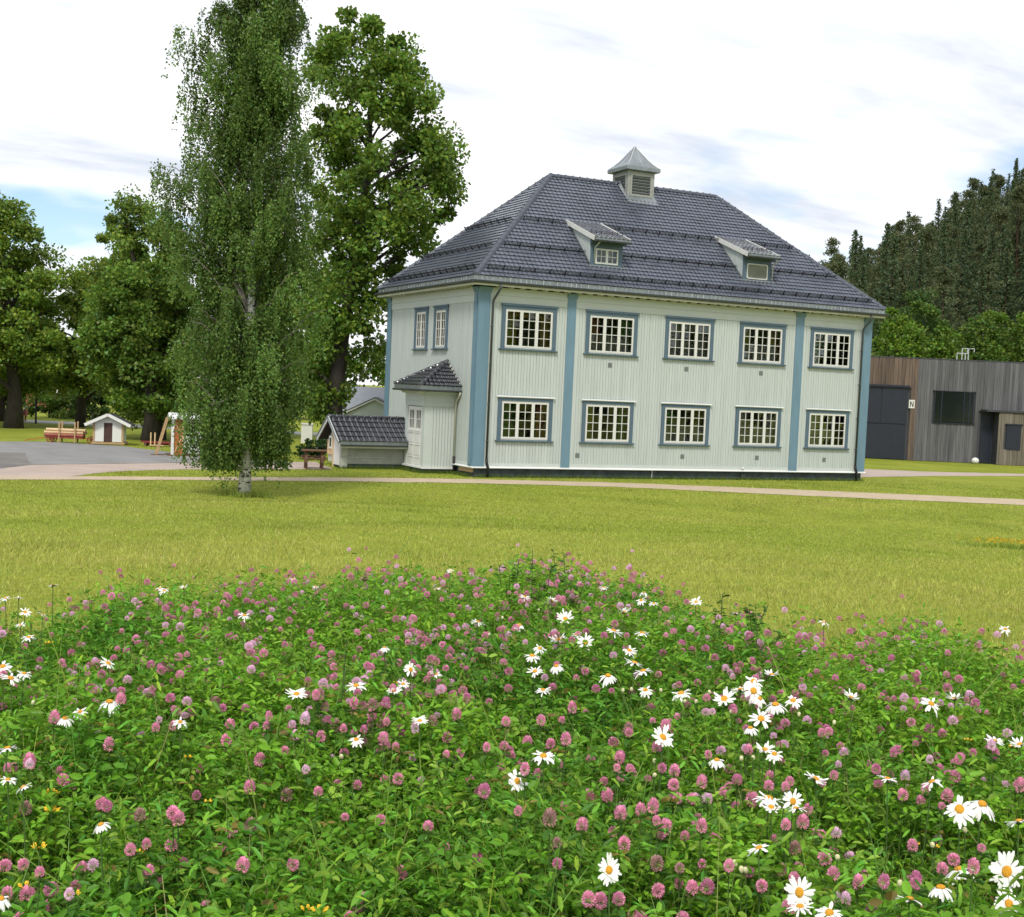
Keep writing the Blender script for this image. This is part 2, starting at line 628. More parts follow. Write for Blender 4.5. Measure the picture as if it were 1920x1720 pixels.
def build_hill():
    """undergrowth-covered slope of the wooded hill"""
    D = np.arange(112, 345, 6.0)
    a = np.arange(0.15, 0.62, 0.012)
    DD, AA = np.meshgrid(D, a, indexing='ij')
    S = DD * AA
    X = CAM[0] + DD * FWD[0] + S * RGT[0]
    Y = CAM[1] + DD * FWD[1] + S * RGT[1]
    Z = ground_z(X, Y) + 0.25 * smooth((DD - 112) / 12) + rng.normal(size=X.shape) * 0.15
    V = np.stack([X, Y, Z], -1).reshape(-1, 3)
    na = len(a)
    F = [(i * na + j, i * na + j + 1, (i + 1) * na + j + 1, (i + 1) * na + j) for i in range(len(D) - 1) for j in range(na - 1)]
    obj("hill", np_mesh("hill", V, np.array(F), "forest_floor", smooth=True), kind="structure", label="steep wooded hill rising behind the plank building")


build_hill()


def sheet(name, pts, z, m, label, thick=0.0):
    """flat ground sheet, its outline roughened a little"""
    P = []
    n = len(pts)
    for i in range(n):
        a, b = np.array(pts[i], float), np.array(pts[(i + 1) % n], float)
        L = np.linalg.norm(b - a)
        k = max(1, int(L / 0.5)) if L < 40 else 4
        for j in range(k):
            p = a + (b - a) * j / k
            P.append(p + rng.normal(size=2) * 0.05)
    mb = MB()
    mb.add([(p[0], p[1], z) for p in P], [tuple(range(len(P)))])
    o = mb.build(name, m)
    o["kind"] = "structure"
    o["label"] = label
    return P


PATH_FAR = [(-15.8, -1.28), (-10.3, -1.08), (-3.97, -0.70), (0, -1.05), (4.76, -1.92), (11.05, -4.55), (18.44, -8.05), (30, -14.4), (45, -23)]
PATH_NEAR = [(43, -25.5), (28, -16.8), (16.1, -10.15), (9.2, -6.82), (3.62, -3.75), (-1, -2.75), (-4.6, -2.38), (-10.6, -2.30), (-15.9, -2.6)]
GRAVEL = [(-40, -6), (-15.9, -2.6), (-15.0, -2.4), (-13.84, -1.27), (-12.24, 0.98), (-9.9, 2.14), (-6.5, 2.75), (-4.2, 3.0), (-3.6, 7.2), (-5.0, 6.6), (-9.25, 5.41), (-14.4, 3.53), (-15.58, 1.67), (-40, -1.5)]
ASPHALT = [(-40, -1.5), (-15.58, 1.67), (-14.4, 3.53), (-9.25, 5.41), (-5.0, 6.6), (-5.6, 8.6), (-8.2, 11.3), (-9.6, 15.2), (-12.5, 17.8), (-14.5, 17.1), (-40, 12)]
RIGHT_GRAVEL = [(18.3, 1.3), (20.0, 2.2), (25.3, 3.4), (32, 4.15), (50, 0.0), (51, 1.8), (33.8, 5.74), (27.6, 6.35), (24.8, 7.7), (22, 13), (18.3, 14)]
sheet("gravel_path", PATH_FAR + PATH_NEAR, 0.012, "path_gravel", "narrow sand-coloured gravel path crossing the lawn in front of the house")
sheet("gravel_yard", GRAVEL, 0.008, "pink_gravel", "pinkish gravel band between the grass and the asphalt yard")
sheet("asphalt_yard", ASPHALT, 0.016, "asphalt", "grey asphalt yard on the far side of the birch")
sheet("asphalt_patch", [(-40, -1.3), (-15.5, 1.9), (-14.5, 3.6), (-14.2, 9.6), (-40, 7)], 0.021, "asphalt_old", "older brownish asphalt patch at the edge of the yard")
sheet("side_gravel", RIGHT_GRAVEL, 0.008, "pink_gravel", "pinkish gravel drive beside the dark plank building")
_r = [ds(74.6, -70)[:2], ds(74.6, -4)[:2], ds(78.6, -4)[:2], ds(78.6, -70)[:2]]
sheet("far_road", _r, 0.01, "concrete", "pale road in the distance behind the yard")

# ------------------------------------------------------------------ the main house
LX, WY = 17.94, 9.19
OV = 0.36
ZE, ZR = 7.16, 11.83
RX0, RX1 = 4.95, LX - 4.95
house = thing("main_house", "large pale green wooden house with blue pilasters and black tiled hip roof", "house")
WIN_X = [1.989, 5.460, 8.936, 12.412, 15.92]
Z_UP, Z_LO = 6.08, 2.78
WH, WW = 1.39, 1.917
H_FRONT = [(x - WW / 2, x + WW / 2, z - WH, z) for x in WIN_X for z in (Z_UP, Z_LO)]
LWIN = [5.467, 3.465]
LW_W, LW_H, LW_Z = 0.98, 1.42, 6.085
H_LEFT = [(y - LW_W / 2, y + LW_W / 2, LW_Z - LW_H, LW_Z) for y in LWIN]


def cells(u0, u1, v0, v1, holes):
    us = sorted({u0, u1, *[h[0] for h in holes], *[h[1] for h in holes]})
    vs = sorted({v0, v1, *[h[2] for h in holes], *[h[3] for h in holes]})
    for a, b in zip(us, us[1:]):
        run = None
        for c, d in zip(vs, vs[1:]):
            mu, mv = (a + b) / 2, (c + d) / 2
            inside = any(h[0] < mu < h[1] and h[2] < mv < h[3] for h in holes)
            if inside:
                if run:
                    yield (a, b, *run)
                run = None
            else:
                run = (run[0], d) if run else (c, d)
        if run:
            yield (a, b, *run)


def boards(u0, u1, v0, v1, w, gap, holes):
    n = max(1, round((u1 - u0) / w))
    w = (u1 - u0) / n
    for i in range(n):
        a, b = u0 + i * w + gap / 2, u0 + (i + 1) * w - gap / 2
        cuts = sorted((h[2], h[3]) for h in holes if h[0] < b and h[1] > a)
        lo = v0
        for c, d in cuts:
            if c > lo:
                yield a, b, lo, c
            lo = max(lo, d)
        if lo < v1:
            yield a, b, lo, v1


# foundation and walls
mb = MB()
mb.box(0.05, LX - 0.05, 0.05, WY - 0.05, -0.3, 0.336)
mb.build("foundation", "plinth_stone", house)
mb = MB()
for a, b, c, d in cells(0.02, LX - 0.02, 0.336, 6.80, H_FRONT):
    mb.box(a, b, 0.03, 0.16, c, d)
mb.box(0.02, LX - 0.02, WY - 0.16, WY - 0.03, 0.336, 6.80)
for a, b, c, d in cells(0.16, WY - 0.16, 0.336, 6.80, H_LEFT):
    mb.box(0.03, 0.16, a, b, c, d)
mb.box(LX - 0.16, LX - 0.03, 0.16, WY - 0.16, 0.336, 6.80)
mb.build("wall", "pale_paint", house)
mb = MB()
jit = random.Random(3)
for a, b, c, d in boards(0.40, LX - 0.40, 0.52, 6.30, 0.122, 0.011, [(h[0] - 0.02, h[1] + 0.02, h[2], h[3]) for h in H_FRONT]):
    y = 0.006 + jit.uniform(-0.002, 0.002)
    mb.box(a, b, y, 0.03, c, d)
mb.build("wall_boards_front", "pale_paint", house, kind="stuff", label="pale green vertical boarding of the long front wall").name = "wall_boards"
mb = MB()
for a, b, c, d in boards(0.41, WY - 0.40, 0.52, 6.30, 0.122, 0.013, [(h[0] - 0.02, h[1] + 0.02, h[2], h[3]) for h in H_LEFT]):
    x = 0.006 + jit.uniform(-0.002, 0.002)
    mb.box(x, 0.03, a, b, c, d)
mb.build("wall_boards", "pale_paint", house, kind="stuff", label="pale vertical boarding of the end wall with the porch")

# frieze boards, skirt and drip board
for nm, (z0, z1, p) in {"frieze_upper": (6.53, 6.80, 0.030), "frieze_lower": (6.28, 6.524, 0.018)}.items():
    for a, b in ((0.40, 3.53), (3.89, 14.02), (14.43, 17.55)):
        MB().box(a, b, -p, 0.004, z0, z1).build("frieze_board", "pale_trim", house)
    MB().box(-p, 0.004, 0.41, WY - 0.38, z0, z1).build("frieze_board", "pale_trim", house)
for a, b in ((0.40, 3.53), (3.89, 14.02), (14.43, 17.55)):
    MB().box(a, b, -0.014, 0.004, 0.402, 0.52).build("skirt_board", "pale_trim", house)
MB().box(-0.014, 0.004, 0.41, 1.68, 0.402, 0.52).build("skirt_board", "pale_trim", house)
mb = MB()
mb.prism([(0.05, 0.336), (-0.10, 0.336), (-0.10, 0.362), (-0.012, 0.400), (0.05, 0.400)], 0, -0.09, LX + 0.09)
mb.build("drip_board", "drip_white", house)
mb = MB()
mb.prism([(0.05, 0.338), (-0.098, 0.338), (-0.098, 0.360), (-0.010, 0.398), (0.05, 0.398)], 1, 0.052, 1.68)
mb.build("drip_board", "drip_white", house)
MB().box(-0.03, 0.045, 0.06, 1.2, 0.17, 0.334).build("sill_timber", "raw_wood", house)

# pilasters: shaft with raised face and a flared top, pale strips beside them
def pilaster_front(a, b, strips):
    mb = MB()
    mb.box(a, b, -0.045, 0.004, 0.402, 6.80)
    mb.prism([(-0.045, 6.60), (-0.10, 6.72), (-0.12, 6.795), (-0.045, 6.795)], 0, a - 0.03, b + 0.03)
    mb.build("pilaster", "blue_paint", house)
    for c, d in strips:
        MB().box(c, d, -0.012, 0.005, 0.522, 6.278).build("pilaster_strip", "pale_trim", house)


pilaster_front(-0.045, 0.40, [(0.402, 0.47)])
pilaster_front(3.53, 3.89, [(3.46, 3.528), (3.892, 3.96)])
pilaster_front(14.02, 14.43, [(13.95, 14.018), (14.432, 14.50)])
pilaster_front(17.55, LX + 0.045, [(17.48, 17.548)])
mb = MB()
mb.box(-0.045, 0.004, 0.006, 0.41, 0.402, 6.80)
mb.prism([(-0.045, 6.60), (-0.10, 6.72), (-0.12, 6.79), (-0.045, 6.79)], 1, -0.02, 0.43)
mb.box(-0.075, -0.046, 0.10, 0.30, 0.45, 6.58)
mb.build("pilaster", "blue_paint", house)
MB().box(-0.012, 0.005, 0.412, 0.47, 0.522, 6.278).build("pilaster_strip", "pale_trim", house)
mb = MB()
mb.box(-0.045, 0.004, WY - 0.38, WY + 0.045, 0.402, 6.80)
mb.prism([(-0.045, 6.60), (-0.10, 6.72), (-0.12, 6.79), (-0.045, 6.79)], 1, WY - 0.41, WY + 0.07)
mb.build("pilaster", "blue_paint", house)
mb = MB()
mb.box(LX - 0.004, LX + 0.045, 0.006, 0.40, 0.402, 6.80)
mb.build("pilaster", "blue_paint", house)


# windows: origin at the top centre of the white frame, -y outward
def make_window(w, h, casements, upper, cw):
    """returns the window (its blue casing) with head board, sill, casements and panes as children"""
    hw = w / 2
    c = MB()
    c.box(-hw - cw, -hw, -0.035, 0.04, -h - 0.03, 0)
    c.box(hw, hw + cw, -0.035, 0.04, -h - 0.03, 0)
    c.box(-hw - cw, hw + cw, -0.037, 0.04, 0, 0.155)
    root = c.build("window", "blue_grey_paint", house)
    if upper:
        MB().box(-hw - cw - 0.04, hw + cw + 0.04, -0.075, -0.038, 0.12, 0.185).build("head_board", "blue_grey_paint", root)
    else:
        MB().prism([(-0.038, 0.125), (-0.09, 0.125), (-0.10, 0.155), (-0.038, 0.18)], 0, -hw - cw - 0.07, hw + cw + 0.07).build("head_board", "drip_white", root)
    MB().prism([(0.03, -h - 0.085), (-0.09, -h - 0.085), (-0.10, -h - 0.05), (-0.036, -h - 0.032), (0.03, -h - 0.032)], 0, -hw - cw - 0.07, hw + cw + 0.07).build("window_sill", "blue_grey_paint", root)
    # white outer frame with mullions
    f = MB()
    fr, mu = 0.040, 0.045
    f.box(-hw, hw, -0.012, 0.06, -fr, 0)
    f.box(-hw, hw, -0.012, 0.06, -h, -h + fr)
    f.box(-hw, -hw + fr, -0.010, 0.06, -h + fr, -fr)
    f.box(hw - fr, hw, -0.010, 0.06, -h + fr, -fr)
    inner = w - 2 * fr
    cwid = (inner - (casements - 1) * mu) / casements
    xs = [-hw + fr + i * (cwid + mu) for i in range(casements)]
    for x in xs[1:]:
        f.box(x - mu, x, -0.010, 0.06, -h + fr, -fr)
    f.build("window_frame", "white_paint", root)
    st = 0.038 if casements == 3 else 0.032
    MT = 0.022
    pw = (cwid - 2 * st - MT) / 2
    ph = (h - 2 * fr - 2 * 0.05 - 3 * MT) / 4
    cs = MB()
    z0, z1 = -h + fr, -fr
    cs.box(0, cwid, -0.022, 0.03, z0, z0 + 0.05)
    cs.box(0, cwid, -0.022, 0.03, z1 - 0.05, z1)
    cs.box(0, st, -0.024, 0.03, z0 + 0.05, z1 - 0.05)
    cs.box(cwid - st, cwid, -0.024, 0.03, z0 + 0.05, z1 - 0.05)
    cs.box(st + pw, st + pw + MT, -0.016, 0.02, z0 + 0.05, z1 - 0.05)
    for k in range(1, 4):
        zz = z0 + 0.05 + k * ph + (k - 1) * MT
        cs.box(st, cwid - st, -0.014, 0.018, zz, zz + MT)
    csm = cs.mesh("casement", "white_paint")
    pane = MB().box(-pw / 2 - 0.004, pw / 2 + 0.004, -0.002, 0.002, -ph / 2 - 0.004, ph / 2 + 0.004).mesh("pane", "glass")
    for x in xs:
        obj("casement", csm, root, (x, 0, 0))
        for i in range(2):
            for k in range(4):
                obj("pane", pane, root, (x + st + pw / 2 + i * (pw + MT), 0.008, z0 + 0.05 + ph / 2 + k * (ph + MT)),
                    (random.gauss(0, 0.006), 0, random.gauss(0, 0.006)))
    return root


up0 = make_window(WW, WH, 3, True, 0.155)
lo0 = make_window(WW, WH, 3, False, 0.15)
for i, x in enumerate(WIN_X):
    for root, z in ((up0, Z_UP), (lo0, Z_LO)):
        o = root if i == 0 else copy_tree(root, house)
        o.location = (x, 0, z)
        if i:
            for c in o.children:
                if c.name.startswith("pane"):
                    c.rotation_euler = (random.gauss(0, 0.006), 0, random.gauss(0, 0.006))
lw0 = make_window(LW_W, LW_H, 2, True, 0.19)
for i, y in enumerate(LWIN):
    o = lw0 if i == 0 else copy_tree(lw0, house)
    o.location = (0, y, LW_Z)
    o.rotation_euler = (0, 0, R(-90))

# rooms behind the glass
mb = MB()
mb.box(0.17, LX - 0.17, 0.17, WY - 0.17, 0.55, 0.60)
mb.box(0.17, LX - 0.17, 0.17, WY - 0.17, 3.45, 3.70)
mb.box(0.17, LX - 0.17, 0.17, WY - 0.17, 6.70, 6.78)
mb.build("room_floor", "room_floor", house)
mb = MB()
mb.box(0.2, LX - 0.2, 4.4, 4.5, 0.61, 6.69)
for x in (3.71, 7.2, 10.7, 14.2):
    mb.box(x - 0.05, x + 0.05, 0.20, 4.39, 0.61, 6.69)
mb.build("room_partition", "room_wall", house)
CUR = {0: ("curtain_olive", "curtain_ochre"), 1: ("curtain_red", "curtain_green"), 2: ("curtain_grey", "curtain_grey"), 3: ("curtain_olive", "curtain_ochre"), 4: ("curtain_green", "curtain_green")}
CURL = {0: ("curtain_green", "curtain_red"), 1: ("curtain_olive", "curtain_green"), 2: ("curtain_green", "curtain_olive"), 3: ("curtain_grey", "curtain_grey"), 4: ("curtain_grey", "curtain_grey")}


def curtain(x0, x1, z0, z1, m, y=0.225):
    n = max(6, int((x1 - x0) / 0.035))
    vs, fs = [], []
    for i in range(n + 1):
        x = x0 + (x1 - x0) * i / n
        yy = y + 0.025 * math.sin(i * 1.5) + 0.008 * random.random()
        vs += [(x, yy, z0), (x, yy * 1.0 + 0.01, z1)]
        if i:
            fs.append((2 * i - 2, 2 * i, 2 * i + 1, 2 * i - 1))
    MB().add(vs, fs).build("curtain", m, house)


for i, x in enumerate(WIN_X):
    for z, cm in ((Z_UP, CUR), (Z_LO, CURL)):
        a, b = cm[i]
        w1, w2 = random.uniform(0.5, 0.75), random.uniform(0.35, 0.65)
        curtain(x - 0.98, x - 0.98 + w1, z - WH - 0.05, z + 0.05, a)
        curtain(x + 0.98 - w2, x + 0.98, z - WH - 0.05, z + 0.05, b)
        if (z == Z_UP and i in (1, 2, 3)) or (z == Z_LO and i in (3, 4, 2)):
            curtain(x - 0.9, x + 0.9, z - WH - 0.03, z - WH * random.uniform(0.42, 0.55), "curtain_grey", 0.19)
        if random.random() < 0.35:      # roller blind drawn part of the way
            curtain(x - 0.9, x + 0.9, z - WH * random.uniform(0.15, 0.3), z + 0.02, random.choice(("curtain_grey", "curtain_ochre")), 0.185)

# small grey wall vents
vent = MB()
for k in range(4):
    vent.box(-0.075, 0.075, -0.012, 0.0, -0.07 + k * 0.037, -0.07 + k * 0.037 + 0.022)
vent.box(-0.085, 0.085, -0.008, 0.004, -0.085, -0.075).box(-0.085, 0.085, -0.008, 0.004, 0.078, 0.09).box(-0.088, -0.077, -0.009, 0.004, -0.085, 0.09).box(0.077, 0.088, -0.009, 0.004, -0.085, 0.09)
vent.box(-0.076, 0.076, -0.003, 0.004, -0.075, 0.078)
vme = vent.mesh("wall_vent", "vent_grey")
for x, z in ((5.46, 4.26), (8.87, 4.27), (12.42, 4.27), (4.24, 0.85), (8.89, 0.88), (12.45, 0.89), (15.86, 0.86)):
    obj("wall_vent", vme, house, (x, 0.003, z))
MB().tube([(7.55, 0.02, 0.0), (7.55, 0.02, 0.33)], 0.022, 8).build("cable_pipe", "galv", house)
MB().box(11.72, 11.92, -0.01, 0.06, 0.06, 0.24).build("cable_box", "zinc_dark", house)
MB().lathe([(0.0, -0.05), (0.03, -0.042), (0.05, 0), (0.03, 0.042), (0.0, 0.05)], 10, (11.74, -0.07, 0.46)).build("wall_lamp", "white_paint", house, True)
MB().lathe([(0.0, -0.05), (0.035, -0.042), (0.05, 0), (0.035, 0.042), (0.0, 0.05)], 10, (18.02, 0.25, 4.9)).build("wall_lamp", "white_paint", house, True)

# ------------------------------------------------------------------ roof
def tile_field(O, ud, vd, nd, lim, rows, expo, tw, amp=0.028, lip=0.042, jitter=0.0015, seed=1):
    """pantiles as real geometry; lim(v) gives (u0, u1); returns numpy V, F"""
    r = np.random.default_rng(seed)
    O, ud, vd, nd = map(np.asarray, (O, ud, vd, nd))
    pu = np.array([0.0, 0.18, 0.38, 0.58, 0.80, 1.0])
    ph = np.array([0.10, 0.75, 1.0, 0.92, 0.55, 0.0]) * amp
    pd = np.array([0.1, 0.75, 1.0, 0.9, 0.5, 0.0]) * expo * 0.22   # scalloped lower edge
    V, F = [], []
    for k in range(rows):
        v0, v1 = k * expo, (k + 1) * expo + 0.02
        lo0, hi0 = lim(v0 + expo * 0.5)
        nmin, nmax = math.floor(lim(v0)[0] / tw) - 1, math.ceil(lim(v0)[1] / tw) + 1
        for c in range(nmin, nmax):
            u0 = c * tw
            if u0 + tw < lo0 or u0 > hi0:
                continue
            j = r.normal() * jitter
            tl = r.normal() * 0.0013
            tw_ = r.normal() * 0.0007
            us = np.clip(u0 + pu * tw, lo0, hi0)
            if us[-1] - us[0] < 0.02:
                continue
            vl = v0 - pd
            b = len(V)
            for i in range(6):
                h = ph[i] + j + tw_ * (i - 2.5)
                low = O + ud * us[i] + vd * (vl[i]) + nd * (h + lip + tl)
                V.append(low)                                                           # lower edge, proud
                V.append(O + ud * us[i] + vd * v1 + nd * (h * 0.9 - 0.002))             # upper edge, under the next row
                V.append(low)                                                           # lip, with its own normals
                V.append(O + ud * us[i] + vd * (vl[i] + 0.006) + nd * (h - 0.004))      # underside of the lip
            for i in range(5):
                p, q = b + 4 * i, b + 4 * i + 4
                F += [(p, q, q + 1, p + 1), (p + 3, q + 3, q + 2, p + 2)]
    return np.array(V), np.array(F)


run = WY / 2 + OV
sl = math.hypot(run, ZR - ZE)
ROWS = 32
EX = sl / ROWS
cs_, sn_ = run / sl, (ZR - ZE) / sl
hipx = RX0 + OV
sle = math.hypot(hipx, ZR - ZE)
ce, se = hipx / sle, (ZR - ZE) / sle
EXE = sle / ROWS
Lf, Ll = LX + 2 * OV, WY + 2 * OV
deck = MB()
e = -0.012
deck.add([(-OV, -OV, ZE + e), (LX + OV, -OV, ZE + e), (LX + OV, WY + OV, ZE + e), (-OV, WY + OV, ZE + e), (RX0, WY / 2, ZR + e), (RX1, WY / 2, ZR + e)],
         [(0, 1, 5, 4), (1, 2, 5), (2, 3, 4, 5), (3, 0, 4), (3, 2, 1, 0)])
roof = deck.build("roof", "roof_deck", house)
TW = 0.192
fields = [
    ((-OV, -OV, ZE), (1, 0, 0), (0, cs_, sn_), (0, -sn_, cs_), lambda v: (v / sl * hipx, Lf - v / sl * hipx), EX),
    ((-OV, WY + OV, ZE), (0, -1, 0), (ce, 0, se), (-se, 0, ce), lambda v: (v / sle * run, Ll - v / sle * run), EXE),
    ((LX + OV, WY + OV, ZE), (-1, 0, 0), (0, -cs_, sn_), (0, sn_, cs_), lambda v: (v / sl * hipx, Lf - v / sl * hipx), EX),
    ((LX + OV, -OV, ZE), (0, 1, 0), (-ce, 0, se), (se, 0, ce), lambda v: (v / sle * run, Ll - v / sle * run), EXE)]
for i, (O, u, v, n, lim, ex) in enumerate(fields):
    V, F = tile_field(O, u, v, n, lim, ROWS, ex, TW, seed=i + 3)
    obj("tile_field", np_mesh("tile_field", V, F, "tile_glaze", smooth=True), roof, kind="stuff")

# ridge and hip tiles, one by one
def half_tube_tile(L, r0, r1, n=7, mt="tile_dark"):
    mb = MB()
    vs, fs = [], []
    for z, rr in ((0, r0), (L * 0.13, r0 * 1.02), (L * 0.15, r1), (L, r1 * 0.97)):
        for k in range(n):
            a = math.pi * (k / (n - 1)) * 1.1 - math.pi * 0.05
            vs.append((z, rr * math.cos(a), rr * math.sin(a)))
    for i in range(3):
        for k in range(n - 1):
            fs.append((i * n + k, i * n + k + 1, (i + 1) * n + k + 1, (i + 1) * n + k))
    fs.append(tuple(range(n)))
    return mb.add(vs, fs).mesh("ridge_tile", mt, True)


rt_me = half_tube_tile(0.36, 0.135, 0.115, mt="ridge_clay")


def ridge_line(p, q, parent=roof, me=rt_me, step=0.335, lift=-0.005):
    p, q = Vector(p), Vector(q)
    d = q - p
    n = max(1, round(d.length / step))
    st = d / n
    x = d.normalized()
    y = Vector((0, 0, 1)).cross(x).normalized()
    z = x.cross(y)
    m = Matrix((x, y, z)).transposed().to_euler()
    for i in range(n):
        w = p + st * i + z * lift
        obj("ridge_tile", me, parent, w, (m.x + random.gauss(0, 0.01), m.y + random.gauss(0, 0.012), m.z + random.gauss(0, 0.01)))


for c in ((-OV, -OV), (-OV, WY + OV)):
    ridge_line((c[0], c[1], ZE), (RX0, WY / 2, ZR))
for c in ((LX + OV, -OV), (LX + OV, WY + OV)):
    ridge_line((c[0], c[1], ZE), (RX1, WY / 2, ZR))
ridge_line((RX0, WY / 2, ZR), (RX1, WY / 2, ZR))

# eaves: flashing strip, gutter, fascia, soffit and rafter tails
def eave_loop(o, z0, z1, name, m, th=0.02, inset=0.0):
    mb = MB()
    a, b = -o, LX + o
    c, d = -o, WY + o
    mb.box(a, b, c, c + th, z0, z1)
    mb.box(a, b, d - th, d, z0, z1)
    mb.box(a, a + th, c + th, d - th, z0, z1)
    mb.box(b - th, b, c + th, d - th, z0, z1)
    return mb.build(name, m, house)


eave_loop(0.375, 6.985, 7.150, "eave_flashing", "zinc")
rib = MB().box(-0.006, 0.006, -0.012, 0.0, 0, 0.15).mesh("flashing_rib", "galv")
mb = MB()
x = -0.3
while x < LX + 0.3:
    w = random.choice((0.012, 0.018, 0.03))
    mb.box(x, x + w, -0.389, -0.376, 6.99, 7.145)
    x += random.uniform(0.16, 0.30)
y = -0.3
while y < WY + 0.3:
    mb.box(-0.389, -0.376, y, y + 0.018, 6.99, 7.145)
    y += random.uniform(0.2, 0.45)
mb.build("flashing_seams", "galv", house, kind="stuff")
gp = [(0.0, 0.0), (0.0, -0.045), (-0.03, -0.085), (-0.075, -0.095), (-0.115, -0.07), (-0.125, -0.02), (-0.125, 0.0), (-0.112, 0.0), (-0.112, -0.02), (-0.10, -0.06), (-0.07, -0.08), (-0.035, -0.072), (-0.012, -0.04), (-0.012, 0.0)]
g = MB()
g.prism([(-0.38 + u, 6.985 + w) for u, w in gp], 0, -0.5, LX + 0.5)
g.build("gutter", "zinc_dark", house)
g = MB()
g.prism([(-0.38 + u, 6.987 + w) for u, w in gp], 1, -0.379, WY + 0.5)
g.build("gutter", "zinc_dark", house)
eave_loop(0.395, 6.815, 6.90, "fascia_board", "cream_board", 0.03)
mb = MB()
mb.box(-0.36, LX + 0.36, -0.36, 0.0, 6.862, 6.88).box(-0.36, LX + 0.36, WY, WY + 0.36, 6.862, 6.88).box(-0.36, 0, 0.001, WY - 0.001, 6.862, 6.88).box(LX, LX + 0.36, 0.001, WY - 0.001, 6.862, 6.88)
mb.build("soffit", "cream_board", house)
rtm = MB().box(-0.05, 0.05, -0.355, -0.032, 6.79, 6.86).mesh("rafter_tail", "cream_board")
x = 0.65
while x < LX - 0.3:
    obj("rafter_tail", rtm, house, (x, 0, 0))
    x += 0.46
rtl = MB().box(-0.355, -0.032, -0.05, 0.05, 6.79, 6.86).mesh("rafter_tail", "cream_board")
y = 0.65
while y < WY - 0.3:
    obj("rafter_tail", rtl, house, (0, y, 0))
    y += 0.46

# snow guards: rails on iron brackets
def slope_pt(side, v, u, h):
    O, ud, vd, nd = [np.array(t, float) for t in fields[side][:4]]
    return O + ud * u + vd * v + nd * h


for side in (0, 1):
    lim = fields[side][4]
    s_ = sl if side == 0 else sle
    for frac in (0.057, 0.262, 0.515):
        v = frac * s_
        a, b = lim(v)
        spans = [(a + 0.25, b - 0.25)]
        if side == 0 and frac > 0.2:
            spans = [(a + 0.25, 4.66 + OV - 0.03), (6.03 + OV + 0.03, 11.6 + OV - 0.03), (13.0 + OV + 0.05, b - 0.25)]
        if frac > 0.5 and side == 0:
            spans = [(a + 0.25, 4.45 + OV), (6.2 + OV, 11.5 + OV), (13.25 + OV, b - 0.25)]
        for u0, u1 in spans:
            mb = MB()
            for h in (0.09, 0.145, 0.20):
                mb.bar(slope_pt(side, v, u0, h), slope_pt(side, v, u1, h), 0.020, 0.020)
            u = u0
            while u <= u1:
                mb.bar(slope_pt(side, v - 0.02, u, 0.0), slope_pt(side, v, u, 0.24), 0.02, 0.045, (1, 0, 0) if side else (0, 1, 0))
                mb.bar(slope_pt(side, v, u, 0.20), slope_pt(side, v + 0.22, u, 0.04), 0.016, 0.016)
                u += 0.62
            u = u0 + 0.12
            while u < u1:
                mb.bar(slope_pt(side, v, u, 0.08), slope_pt(side, v, u, 0.2), 0.010, 0.010)
                u += 0.155
            mb.build("snow_guard", "iron", roof)

# downpipes
def downpipe(x, bottom=0.62):
    mb = MB()
    mb.tube([(x + 0.13, -0.44, 6.92), (x + 0.12, -0.43, 6.74), (x + 0.08, -0.36, 6.62), (x + 0.01, -0.13, 6.34), (x, -0.10, 6.22), (x, -0.10, bottom)], 0.042, 10)
    for z in (5.4, 4.0, 2.6, 1.3):
        mb.tube([(x, -0.10, z), (x, -0.10, z + 0.05)], 0.052, 10)
        mb.box(x - 0.012, x + 0.012, -0.06, 0.006, z + 0.01, z + 0.035)
    return mb


p = downpipe(0.47, 0.66).build("downpipe", "zinc_dark", house, True)
MB().tube([(0.47, -0.10, 0.68), (0.49, -0.11, 0.5), (0.53, -0.13, 0.36), (0.53, -0.13, -0.02)], 0.052, 10).build("pipe_boot", "black_pipe", p, True)
p = downpipe(17.44, 0.62).build("downpipe", "zinc_dark", house, True)
MB().tube([(17.44, -0.10, 0.64), (17.46, -0.11, 0.5), (17.50, -0.13, 0.36), (17.50, -0.13, -0.02)], 0.055, 10).build("pipe_boot", "black_pipe", p, True)

